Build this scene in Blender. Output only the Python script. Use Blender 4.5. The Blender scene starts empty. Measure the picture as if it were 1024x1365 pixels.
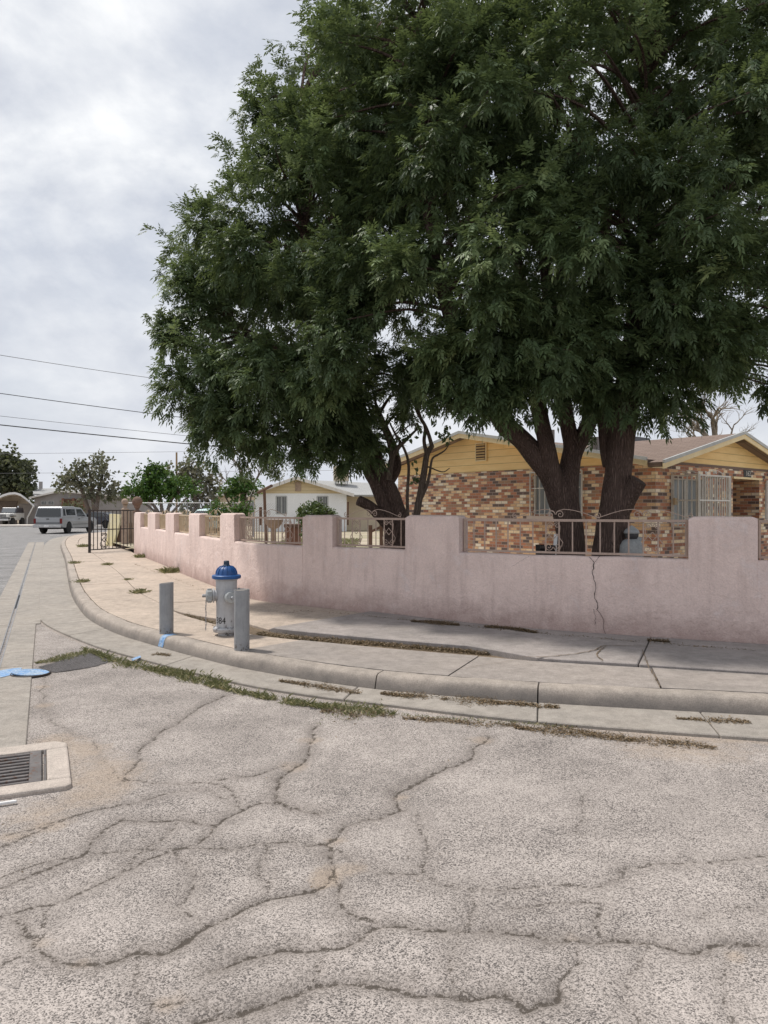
import bpy, math, random
import numpy as np
from mathutils import Vector, Matrix, noise as mnoise
random.seed(7); rng = np.random.default_rng(7)
SC = bpy.context.scene; COL = SC.collection
PI = math.pi; R = math.radians
# measured photograph geometry: level camera 1.6 m up
F, HZ, CX, CH = 990.0, 680.0, 512.0, 1.6
def g(px, py, z=0.0):
    Y = F*(CH-z)/(py-HZ); return ((px-CX)/F*Y, Y)
def at(px, py, Y): return Vector(((px-CX)/F*Y, Y, CH+(HZ-py)/F*Y))

# ------------------------------------------------------------------ materials
def new_mat(name):
    m = bpy.data.materials.new(name); m.use_nodes = True
    nt = m.node_tree; nt.nodes.clear()
    out = nt.nodes.new('ShaderNodeOutputMaterial'); b = nt.nodes.new('ShaderNodeBsdfPrincipled')
    nt.links.new(b.outputs[0], out.inputs[0])
    return m, nt, b, out
def nd(nt, typ, ins=None, **props):
    n = nt.nodes.new('ShaderNode'+typ)
    for k, v in props.items(): setattr(n, k, v)
    for k, v in (ins or {}).items():
        if isinstance(v, bpy.types.NodeSocket): nt.links.new(v, n.inputs[k])
        else: n.inputs[k].default_value = v
    return n
def c4(c): return (c[0], c[1], c[2], 1)
def mixc(nt, f, a, b, blend='MIX'):
    n = nt.nodes.new('ShaderNodeMix'); n.data_type = 'RGBA'; n.blend_type = blend
    for i, v in ((0, f), (6, a), (7, b)):
        if isinstance(v, bpy.types.NodeSocket): nt.links.new(v, n.inputs[i])
        elif i == 0: n.inputs[0].default_value = v
        else: n.inputs[i].default_value = c4(v)
    return n.outputs[2]
def math_(nt, op, a, b=0.0, c=0.0):
    n = nt.nodes.new('ShaderNodeMath'); n.operation = op
    for i, v in enumerate((a, b, c)):
        if isinstance(v, bpy.types.NodeSocket): nt.links.new(v, n.inputs[i])
        else: n.inputs[i].default_value = v
    return n.outputs[0]
def ramp(nt, f, stops, interp='LINEAR'):
    n = nt.nodes.new('ShaderNodeValToRGB'); cr = n.color_ramp; cr.interpolation = interp
    while len(cr.elements) < len(stops): cr.elements.new(0.5)
    for e, (p, c) in zip(cr.elements, stops):
        e.position = p; e.color = c4(c) if not isinstance(c, (int, float)) else (c, c, c, 1)
    nt.links.new(f, n.inputs[0]); return n.outputs[0]
def noise_(nt, vec, scale, detail=4, rough=.55, dist=0.0):
    return nd(nt, 'TexNoise', {'Vector': vec, 'Scale': scale, 'Detail': detail, 'Roughness': rough, 'Distortion': dist}).outputs[0]
def bump_(nt, b, h, strength, dist=.02):
    n = nd(nt, 'Bump', {'Height': h, 'Strength': strength, 'Distance': dist}); nt.links.new(n.outputs[0], b.inputs['Normal'])
def setp(b, rough=.8, metal=0, spec=.3):
    b.inputs['Roughness'].default_value = rough; b.inputs['Metallic'].default_value = metal
    b.inputs['Specular IOR Level'].default_value = spec
def M(name, c1, c2=None, scale=3.0, rough=.85, bump=.25, bscale=80, metal=0, spec=.3, grain=.12, bdist=.01, stretch=None):
    """base colour with slow mottling, fine grain and a fine bump"""
    m, nt, b, out = new_mat(name); setp(b, rough, metal, spec)
    tc = nd(nt, 'TexCoord').outputs['Object']
    if stretch: tc = nd(nt, 'Mapping', {'Vector': tc, 'Scale': stretch}).outputs[0]
    c2 = c2 or tuple(x*.8 for x in c1)
    f = ramp(nt, noise_(nt, tc, scale, 6, .6), [(.35, 0), (.65, 1)])
    col = mixc(nt, f, c1, c2)
    fine = noise_(nt, tc, bscale, 3, .6)
    if grain:
        gr = ramp(nt, fine, [(.3, 1-grain), (.7, 1+grain)]); col = mixc(nt, 1.0, col, gr, 'MULTIPLY')
    nt.links.new(col, b.inputs['Base Color'])
    if bump: bump_(nt, b, fine, bump, bdist)
    return m
def glass(name, c=(.03, .035, .04), rough=.08):
    m, nt, b, out = new_mat(name); b.inputs['Base Color'].default_value = c4(c); setp(b, rough, 0, .6)
    tc = nd(nt, 'TexCoord').outputs['Object']; bump_(nt, b, noise_(nt, tc, 2.0, 2), .05, .02); return m

MT = {}
def concrete(name, c1, c2, stain, dark=(.25, .22, .19)):
    m, nt, b, out = new_mat(name); setp(b, .9, 0, .2)
    tc = nd(nt, 'TexCoord').outputs['Object']
    col = mixc(nt, ramp(nt, noise_(nt, tc, .9, 6, .65), [(.35, 0), (.65, 1)]), c1, c2)
    col = mixc(nt, math_(nt, 'MULTIPLY', ramp(nt, noise_(nt, tc, 2.7, 8, .7, .6), [(.5, 0), (.72, 1)]), stain), col, dark)
    fine = noise_(nt, tc, 130, 3, .7)
    col = mixc(nt, 1.0, col, ramp(nt, fine, [(.3, .70), (.7, 1.22)]), 'MULTIPLY')
    col = mixc(nt, 1.0, col, ramp(nt, noise_(nt, tc, 7, 8, .8), [(.3, .72), (.7, 1.2)]), 'MULTIPLY')
    spk = nd(nt, 'TexVoronoi', {'Vector': tc, 'Scale': 60}).outputs['Distance']
    col = mixc(nt, math_(nt, 'MULTIPLY', ramp(nt, spk, [(.1, 1), (.2, 0)]), .35), col, dark)
    nt.links.new(col, b.inputs['Base Color']); bump_(nt, b, fine, .35, .006); return m
MT['walk'] = concrete('walk_concrete', (.525, .435, .36), (.44, .367, .305), .45)
MT['walk_mid'] = concrete('walk_concrete_mid', (.375, .33, .297), (.305, .272, .248), .55)  # greyer strip under the tree, with some of its shade put into the colour
MT['walk_grey'] = concrete('walk_concrete_grey', (.37, .33, .31), (.29, .265, .25), .45)  # grey slab, its colour lowered further to deepen the tree shade
def kerb_mat():
    m = concrete('kerb_concrete', (.43, .372, .322), (.35, .307, .268), .55, (.17, .155, .14)); nt = m.node_tree; b = [n for n in nt.nodes if n.type == 'BSDF_PRINCIPLED'][0]
    tc = nd(nt, 'TexCoord').outputs['Object']; z = nd(nt, 'SeparateXYZ', {'Vector': tc}).outputs[2]; src = b.inputs['Base Color'].links[0].from_socket
    # tyre rub and road grime on the street face
    f = ramp(nt, math_(nt, 'ADD', z, math_(nt, 'MULTIPLY', math_(nt, 'SUBTRACT', noise_(nt, tc, 2.2, 7, .7), .5), .16)), [(.06, 1), (.125, 0)])
    nt.links.new(mixc(nt, math_(nt, 'MULTIPLY', f, .5), src, (.15, .14, .133)), b.inputs['Base Color']); return m
MT['kerb'] = kerb_mat()
MT['gutter'] = concrete('gutter_concrete', (.375, .338, .298), (.315, .287, .256), .5)
MT['apron'] = concrete('apron_concrete', (.52, .45, .40), (.45, .40, .35), .35)

def road_mat(name, light, dark, bias, attr=True):
    m, nt, b, out = new_mat(name); setp(b, .93, 0, .15)
    tc = nd(nt, 'TexCoord').outputs['Object']
    st = nd(nt, 'TexVoronoi', {'Vector': tc, 'Scale': 200, 'Randomness': 1.0})
    fine = noise_(nt, tc, 150, 4, .8); big = noise_(nt, tc, 1.3, 5, .6); mid_ = noise_(nt, tc, 6, 5, .7)
    rv = nd(nt, 'SeparateColor', {'Color': st.outputs['Color']}).outputs[0]
    v = math_(nt, 'ADD', math_(nt, 'ADD', math_(nt, 'MULTIPLY', rv, .72), math_(nt, 'MULTIPLY', fine, .56)), math_(nt, 'MULTIPLY', math_(nt, 'SUBTRACT', math_(nt, 'ADD', big, mid_), 1.0), .35))
    md = tuple(x*.58 for x in light)
    col = ramp(nt, v, [(.33, dark), (.43, tuple(x*.42 for x in light)), (bias+.14, md), (bias+.36, light), (1.0, tuple(min(1, x*1.25) for x in light))])
    holes = ramp(nt, v, [(.38, 1), (.52, 0)])
    # traffic-polished and dusty areas where the stones are bedded in fines
    wear = math_(nt, 'MULTIPLY', ramp(nt, noise_(nt, tc, 2.1, 7, .72, .4), [(.44, 0), (.66, 1)]), .36)
    col = mixc(nt, wear, col, mixc(nt, fine, tuple(x*.62 for x in light), tuple(x*.92 for x in light)))
    stain = math_(nt, 'MULTIPLY', ramp(nt, noise_(nt, tc, .8, 6, .65, .3), [(.56, 0), (.70, 1)]), .35)
    col = mixc(nt, stain, col, tuple(x*.42 for x in light))
    col = mixc(nt, 1.0, col, ramp(nt, big, [(.35, .90), (.65, 1.08)]), 'MULTIPLY')
    h = math_(nt, 'SUBTRACT', math_(nt, 'MULTIPLY', v, .9), math_(nt, 'MULTIPLY', st.outputs['Distance'], .4))
    if attr:
        d = nd(nt, 'Attribute', attribute_name='crack').outputs['Fac']      # metres to the nearest crack
        w = nd(nt, 'Attribute', attribute_name='width').outputs['Fac']      # that crack's weight
        dirt = nd(nt, 'Attribute', attribute_name='dirt').outputs['Fac']
        j = math_(nt, 'MULTIPLY', math_(nt, 'SUBTRACT', noise_(nt, tc, 26, 6, .8), .5), .085)
        dj = math_(nt, 'ABSOLUTE', math_(nt, 'ADD', d, j))
        # worn, bitumen-dark shoulders along the crack, then the crack line itself
        sh = math_(nt, 'MULTIPLY', ramp(nt, math_(nt, 'ADD', d, math_(nt, 'MULTIPLY', j, 1.6)), [(0.0, 1), (.03, .45), (.12, 0)], 'EASE'), math_(nt, 'MULTIPLY', w, .72))
        col = mixc(nt, sh, col, (.185, .16, .142))
        dm = ramp(nt, math_(nt, 'ADD', dirt, math_(nt, 'MULTIPLY', math_(nt, 'SUBTRACT', noise_(nt, tc, 9, 6, .7), .5), 1.3)), [(.35, 0), (.95, 1)])
        dcol = mixc(nt, ramp(nt, noise_(nt, tc, 60, 6, .8), [(.35, 0), (.65, 1)]), (.50, .41, .33), (.30, .235, .18))
        col = mixc(nt, math_(nt, 'MULTIPLY', dm, math_(nt, 'SUBTRACT', .72, math_(nt, 'MULTIPLY', holes, .45))), col, dcol)
        brk = ramp(nt, noise_(nt, tc, 5, 3), [(.36, .55), (.54, 1)])
        ln = math_(nt, 'LESS_THAN', dj, math_(nt, 'MULTIPLY', math_(nt, 'MULTIPLY', w, .0068), brk))
        col = mixc(nt, math_(nt, 'MULTIPLY', ln, .8), col, (.065, .054, .044))
        h = math_(nt, 'SUBTRACT', h, math_(nt, 'MULTIPLY', ln, 1.0))
    nt.links.new(col, b.inputs['Base Color']); bump_(nt, b, h, .55, .008); return m
MT['road'] = road_mat('chip_seal_road', (.425, .380, .350), (.092, .083, .080), .36)
MT['street'] = road_mat('old_grey_asphalt', (.31, .30, .295), (.10, .10, .10), .36, False)
MT['ground'] = M('dry_ground', (.42, .34, .25), (.30, .25, .17), .25, .95, .3, 20)
MT['yard'] = M('yard_dirt', (.44, .37, .29), (.30, .27, .17), .6, .95, .3, 30)
MT['dirt'] = M('brown_dirt', (.125, .092, .062), (.20, .15, .10), 4, .95, .8, 60, grain=.3, bdist=.02)
MT['path'] = M('pale_path', (.62, .57, .52), (.55, .50, .45), 1.5, .9, .2, 60)

def stucco():
    m, nt, b, out = new_mat('pink_stucco'); setp(b, .92, 0, .15)
    tc = nd(nt, 'TexCoord').outputs['Object']
    col = mixc(nt, ramp(nt, noise_(nt, tc, 1.6, 7, .65), [(.35, 0), (.65, 1)]), (.77, .615, .56), (.65, .515, .47))
    v = nd(nt, 'Mapping', {'Vector': tc, 'Scale': (5, 5, .7)}).outputs[0]
    streak = ramp(nt, noise_(nt, v, 1.5, 6, .7), [(.5, 0), (.75, 1)])
    col = mixc(nt, math_(nt, 'MULTIPLY', streak, .5), col, (.44, .33, .30))
    blot = ramp(nt, noise_(nt, tc, 3.3, 8, .7, .5), [(.56, 0), (.7, 1)])
    col = mixc(nt, math_(nt, 'MULTIPLY', blot, .5), col, (.72, .64, .63))
    z = nd(nt, 'SeparateXYZ', {'Vector': tc}).outputs[2]
    foot = math_(nt, 'MULTIPLY', ramp(nt, math_(nt, 'ADD', z, math_(nt, 'MULTIPLY', math_(nt, 'SUBTRACT', noise_(nt, tc, 4, 7, .7), .5), .7)), [(.16, 1), (.5, 0)]), .8)
    col = mixc(nt, foot, col, (.39, .275, .245))
    f = noise_(nt, tc, 55, 5, .7); f2 = noise_(nt, nd(nt, 'Mapping', {'Vector': tc, 'Scale': (1, 1, 1)}).outputs[0], 9, 4, .6, .8)
    col = mixc(nt, 1.0, col, ramp(nt, f, [(.3, .88), (.7, 1.1)]), 'MULTIPLY')
    nt.links.new(col, b.inputs['Base Color'])
    bump_(nt, b, math_(nt, 'ADD', math_(nt, 'MULTIPLY', f, .35), f2), .75, .025); return m
MT['stucco'] = stucco()

def brick():
    m, nt, b, out = new_mat('mixed_brick'); setp(b, .9, 0, .2)
    uv = nd(nt, 'UVMap').outputs[0]; s = nd(nt, 'SeparateXYZ', {'Vector': uv})
    v = math_(nt, 'DIVIDE', s.outputs[1], .0700); row = math_(nt, 'FLOOR', v)
    off = math_(nt, 'MULTIPLY', math_(nt, 'MODULO', row, 2.0), .5)
    u = math_(nt, 'ADD', math_(nt, 'DIVIDE', s.outputs[0], .185), off); cell = math_(nt, 'FLOOR', u)
    rnd = nd(nt, 'TexWhiteNoise', {'Vector': nd(nt, 'CombineXYZ', {'X': cell, 'Y': row}).outputs[0]}, noise_dimensions='2D')
    # drifts of darker and paler bricks across the wall
    dr = noise_(nt, nd(nt, 'CombineXYZ', {'X': cell, 'Y': row}).outputs[0], .22, 2)
    t = math_(nt, 'ADD', rnd.outputs['Value'], math_(nt, 'MULTIPLY', math_(nt, 'SUBTRACT', dr, .5), .35))
    col = ramp(nt, t, [(0, (.17, .125, .11)), (.12, (.36, .17, .115)), (.26, (.50, .235, .14)), (.40, (.40, .25, .165)),
                       (.49, (.70, .46, .27)), (.61, (.84, .66, .44)), (.72, (.50, .23, .145)), (.80, (.88, .77, .62)), (.91, (.76, .52, .32))], 'CONSTANT')
    tc = nd(nt, 'TexCoord').outputs['Object']
    fine = noise_(nt, tc, 45, 4, .7); col = mixc(nt, 1.0, col, ramp(nt, fine, [(.25, .72), (.75, 1.2)]), 'MULTIPLY')
    fu = math_(nt, 'FRACT', u); fv = math_(nt, 'FRACT', v)
    du = math_(nt, 'MINIMUM', fu, math_(nt, 'SUBTRACT', 1.0, fu)); dv = math_(nt, 'MINIMUM', fv, math_(nt, 'SUBTRACT', 1.0, fv))
    e = math_(nt, 'MINIMUM', math_(nt, 'MULTIPLY', du, .185), math_(nt, 'MULTIPLY', dv, .0700))
    mort = math_(nt, 'LESS_THAN', e, .0052)
    col = mixc(nt, mort, col, (.42, .34, .295))
    nt.links.new(col, b.inputs['Base Color'])
    bump_(nt, b, math_(nt, 'SUBTRACT', math_(nt, 'MULTIPLY', fine, .3), math_(nt, 'MULTIPLY', mort, 1.0)), .6, .012); return m
MT['brick'] = brick()

def lap(name, c1, c2, pitch):
    m, nt, b, out = new_mat(name); setp(b, .7, 0, .3)
    tc = nd(nt, 'TexCoord').outputs['Object']; z = nd(nt, 'SeparateXYZ', {'Vector': nd(nt, 'UVMap').outputs[0]}).outputs[1]
    fz = math_(nt, 'FRACT', math_(nt, 'DIVIDE', z, pitch))
    col = mixc(nt, ramp(nt, noise_(nt, nd(nt, 'Mapping', {'Vector': tc, 'Scale': (1, 1, 5)}).outputs[0], 2.2, 6, .65), [(.35, 0), (.65, 1)]), c1, c2)
    ln = math_(nt, 'LESS_THAN', fz, .09); col = mixc(nt, math_(nt, 'MULTIPLY', ln, .55), col, tuple(x*.35 for x in c2))
    nt.links.new(col, b.inputs['Base Color']); bump_(nt, b, fz, .5, .015); return m
MT['siding'] = lap('yellow_siding', (.92, .67, .33), (.84, .59, .27), .17)
MT['siding_white'] = lap('cream_siding', (.66, .55, .36), (.60, .49, .31), .2)
MT['fascia'] = M('yellow_fascia', (.86, .70, .43), (.78, .62, .36), 3, .6, .1, 60)
MT['drip'] = M('grey_drip_edge', (.52, .53, .52), (.42, .43, .43), 3, .5, .1, 50)
def shingle(name, a, b_, c):
    m, nt, b, out = new_mat(name); setp(b, .95, 0, .15)
    tc = nd(nt, 'TexCoord').outputs['Object']; s = nd(nt, 'UVMap').outputs[0]
    br = nd(nt, 'TexBrick', {'Vector': s, 'Color1': c4(a), 'Color2': c4(b_), 'Mortar': c4(c), 'Scale': 1.0, 'Mortar Size': .012, 'Brick Width': .3, 'Row Height': .14})
    col = mixc(nt, .45, br.outputs[0], mixc(nt, noise_(nt, tc, 5, 6, .7), a, b_))
    col = mixc(nt, 1.0, col, ramp(nt, noise_(nt, tc, 90, 3), [(.3, .75), (.7, 1.2)]), 'MULTIPLY')
    nt.links.new(col, b.inputs['Base Color']); bump_(nt, b, br.outputs[1], -.4, .01); return m
MT['shingle'] = shingle('brown_shingle', (.27, .205, .175), (.195, .145, .12), (.10, .075, .065))
MT['shingle_grey'] = shingle('grey_shingle', (.42, .42, .41), (.34, .34, .34), (.2, .2, .2))
def bark(name, c1, c2):
    m, nt, b, out = new_mat(name); setp(b, .95, 0, .1)
    tc = nd(nt, 'TexCoord').outputs['Object']
    v = nd(nt, 'Mapping', {'Vector': tc, 'Scale': (1, 1, .17)}).outputs[0]
    h = nd(nt, 'TexVoronoi', {'Vector': mixc(nt, .12, v, noise_(nt, v, 6, 4)), 'Scale': 46, 'Randomness': 1}, feature='DISTANCE_TO_EDGE').outputs[0]
    n2 = noise_(nt, v, 55, 6, .75)
    hh = math_(nt, 'ADD', ramp(nt, h, [(0, 0), (.4, .8)]), math_(nt, 'MULTIPLY', n2, .6))
    col = mixc(nt, ramp(nt, hh, [(.3, 0), (1.2, 1)]), c2, c1)
    col = mixc(nt, math_(nt, 'MULTIPLY', noise_(nt, tc, 3, 5), .4), col, tuple(x*1.5 for x in c1))
    nt.links.new(col, b.inputs['Base Color']); bump_(nt, b, hh, 1.0, .03); return m
MT['bark'] = bark('dark_bark', (.19, .135, .115), (.055, .039, .034))
MT['bark_grey'] = bark('grey_bark', (.25, .20, .165), (.09, .07, .058))
MT['bark_pale'] = bark('pale_bark', (.42, .36, .29), (.22, .19, .15))
def leaf(name, c1, c2, c3, tr=.22):
    m, nt, b, out = new_mat(name); setp(b, .5, 0, .3)
    t = nd(nt, 'Attribute', attribute_name='tint').outputs['Fac']
    col = ramp(nt, t, [(0, c1), (.6, c2), (1, c3)])
    nt.links.new(col, b.inputs['Base Color'])
    tl = nd(nt, 'BsdfTranslucent', {'Color': mixc(nt, .5, col, (.24, .29, .07))})
    mx = nd(nt, 'MixShader', {0: tr, 1: b.outputs[0], 2: tl.outputs[0]}); nt.links.new(mx.outputs[0], out.inputs[0]); return m
MT['leaf'] = leaf('ash_leaf', (.064, .098, .048), (.125, .182, .082), (.31, .39, .18), .25)
MT['leaf_olive'] = leaf('olive_leaf', (.06, .068, .042), (.11, .12, .075), (.20, .20, .13))
MT['leaf_grey'] = leaf('grey_leaf', (.10, .105, .075), (.19, .18, .13), (.30, .28, .21))
MT['leaf_bright'] = leaf('bright_leaf', (.035, .085, .018), (.07, .16, .03), (.14, .25, .06))
MT['leaf_shrub'] = leaf('shrub_leaf', (.05, .085, .03), (.10, .15, .055), (.24, .29, .13))
MT['grass'] = leaf('grass_blade', (.12, .135, .055), (.25, .24, .12), (.50, .42, .26), .15)
MT['litter'] = leaf('dry_litter', (.085, .058, .034), (.165, .112, .064), (.30, .215, .13), .1)
MT['iron_tan'] = M('tan_painted_iron', (.46, .35, .29), (.38, .285, .235), 6, .6, .15, 90)
MT['iron_beige'] = M('beige_painted_iron', (.56, .45, .31), (.48, .37, .25), 6, .6, .15, 90)
MT['iron_black'] = M('black_iron', (.03, .026, .026), (.06, .045, .04), 8, .55, .15, 90)
MT['iron_white'] = M('white_iron', (.72, .69, .65), (.60, .57, .53), 6, .5, .15, 90)
MT['curtain'] = M('grey_curtain', (.33, .35, .36), (.20, .22, .23), 2.0, .6, .3, 12, stretch=(6, 6, .3))
MT['glass'] = glass('dark_glass'); MT['glass_grey'] = glass('grey_glass', (.14, .15, .16), .2)
MT['silver_paint'] = M('silver_hydrant_paint', (.52, .52, .53), (.42, .42, .43), 9, .42, .15, 70, .35, .5)
MT['blue_paint'] = M('blue_paint', (.012, .10, .34), (.02, .075, .24), 9, .35, .2, 60, 0, .5)
MT['blue_dark'] = M('worn_blue_nut', (.02, .055, .11), (.05, .06, .07), 14, .5, .3, 60)
MT['bollard'] = M('grey_pipe_paint', (.33, .335, .345), (.27, .275, .285), 5, .5, .15, 60, .15, .4, stretch=(3, 3, .6))
def painted(name, c1, c2, rust, amt, rough=.42, metal=.0, low=None):
    m, nt, b, out = new_mat(name); setp(b, rough, metal, .45); tc = nd(nt, 'TexCoord').outputs['Object']
    col = mixc(nt, ramp(nt, noise_(nt, tc, 7, 6, .65), [(.35, 0), (.65, 1)]), c1, c2)
    drip = ramp(nt, noise_(nt, nd(nt, 'Mapping', {'Vector': tc, 'Scale': (14, 14, 1.6)}).outputs[0], 2.0, 6, .7), [(.52, 0), (.72, 1)])
    col = mixc(nt, math_(nt, 'MULTIPLY', drip, .38), col, tuple(x*.5 for x in c2))
    n_ = noise_(nt, tc, 26, 7, .75)
    if low is not None: n_ = math_(nt, 'ADD', n_, math_(nt, 'MULTIPLY', ramp(nt, nd(nt, 'SeparateXYZ', {'Vector': tc}).outputs[2], [(0, 1), (low, 0)]), .13))
    ch = ramp(nt, n_, [(amt, 0), (amt+.03, 1)])
    col = mixc(nt, math_(nt, 'MULTIPLY', ch, .85), col, mixc(nt, noise_(nt, tc, 60, 4), rust, tuple(x*.45 for x in rust)))
    nt.links.new(col, b.inputs['Base Color']); bump_(nt, b, math_(nt, 'SUBTRACT', math_(nt, 'MULTIPLY', noise_(nt, tc, 45, 5), .5), math_(nt, 'MULTIPLY', ch, .8)), .3, .004); return m
MT['silver_paint'] = painted('silver_hydrant_paint', (.50, .50, .51), (.40, .40, .41), (.12, .085, .065), .655, .45, .3, .3)
MT['blue_paint'] = painted('blue_hydrant_paint', (.014, .095, .30), (.02, .07, .21), (.10, .12, .14), .66, .42)
MT['bollard'] = painted('grey_pipe_paint', (.33, .335, .345), (.26, .265, .275), (.14, .10, .075), .66, .55, .1, .18)
MT['grate'] = painted('rusty_grate_steel', (.17, .155, .15), (.11, .10, .098), (.16, .085, .055), .56, .65, .3)
MT['chalk_blue'] = M('light_blue_marking', (.13, .29, .56), (.36, .43, .50), 16, .8, .3, 60, grain=.35)
MT['steel'] = M('galvanised_steel', (.36, .37, .39), (.25, .25, .26), 8, .45, .2, 70, .6, .5)
MT['black'] = M('black_void', (.012, .011, .011), (.02, .018, .018), 5, .9, .2, 60)
MT['rubber'] = M('tyre_rubber', (.02, .02, .02), (.035, .033, .03), 6, .85, .2, 60)
MT['white_wall'] = M('white_wall_paint', (.82, .83, .84), (.75, .76, .77), .7, .85, .15, 40)
MT['cream_wall'] = M('cream_wall_paint', (.68, .59, .46), (.60, .52, .40), .8, .85, .15, 40)
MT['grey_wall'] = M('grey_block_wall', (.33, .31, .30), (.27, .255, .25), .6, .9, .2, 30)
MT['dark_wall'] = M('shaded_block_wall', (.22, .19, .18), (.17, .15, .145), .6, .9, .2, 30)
MT['pink_door'] = M('pink_panel', (.50, .28, .34), (.42, .23, .29), 1, .7, .1, 30)
MT['brown_wood'] = M('brown_wood', (.16, .095, .065), (.10, .06, .04), 3, .8, .4, 30, stretch=(1, 1, .2))
MT['tan_wood'] = M('pole_wood', (.32, .23, .14), (.24, .17, .10), 3, .85, .4, 30, stretch=(3, 3, .2))
MT['yellow_board'] = M('pale_yellow_board', (.74, .62, .30), (.70, .66, .52), .9, .6, .1, 30)
MT['stone'] = M('tan_cast_stone', (.42, .32, .25), (.30, .225, .18), 6, .9, .5, 30)
MT['stone_brown'] = M('brown_cast_stone', (.21, .135, .10), (.14, .09, .07), 7, .9, .7, 30)
MT['stone_grey'] = M('grey_cast_stone', (.42, .43, .43), (.34, .35, .35), 6, .9, .4, 40)
MT['stone_dark'] = M('dark_statue_face', (.05, .05, .055), (.09, .09, .09), 8, .7, .3, 40)
MT['canvas'] = M('white_canvas', (.78, .77, .76), (.70, .69, .68), 1.5, .7, .1, 30)
MT['car_silver'] = M('silver_car_paint', (.38, .39, .40), (.34, .35, .36), 1, .32, .03, 40, .35, .5, grain=.03)
MT['car_silver_dark'] = M('grey_lower_paint', (.20, .205, .215), (.17, .175, .18), 1, .4, .03, 40, .3, .5, grain=.03)
MT['car_white'] = M('pale_car_paint', (.60, .60, .58), (.54, .54, .52), 1, .35, .03, 40, .1, .5, grain=.03)
MT['car_dark'] = M('dark_car_paint', (.035, .035, .045), (.05, .05, .06), 1, .3, .03, 40, .2, .5, grain=.03)
MT['car_aqua'] = M('pale_aqua_paint', (.42, .58, .58), (.36, .52, .53), 1, .35, .03, 40, .1, .5, grain=.03)
MT['red_lens'] = M('red_lens', (.20, .02, .02), (.14, .015, .015), 8, .25, .05, 60)
MT['clear_lens'] = M('clear_lens', (.65, .65, .62), (.5, .5, .48), 8, .2, .05, 60)
MT['chrome'] = M('dull_chrome', (.55, .55, .55), (.4, .4, .4), 4, .3, .05, 60, .7, .5)
MT['yellow_flower'] = M('yellow_flower', (.62, .60, .08), (.50, .50, .06), 20, .8, .2, 60)
MT['wire'] = M('cable_black', (.03, .03, .035), (.05, .05, .05), 3, .7, .1, 30)
MT['wire_grey'] = M('cable_grey', (.16, .16, .17), (.2, .2, .2), 3, .7, .1, 30)
MT['terracotta'] = M('brown_terracotta', (.24, .125, .085), (.17, .09, .065), 4, .85, .3, 40)

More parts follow.
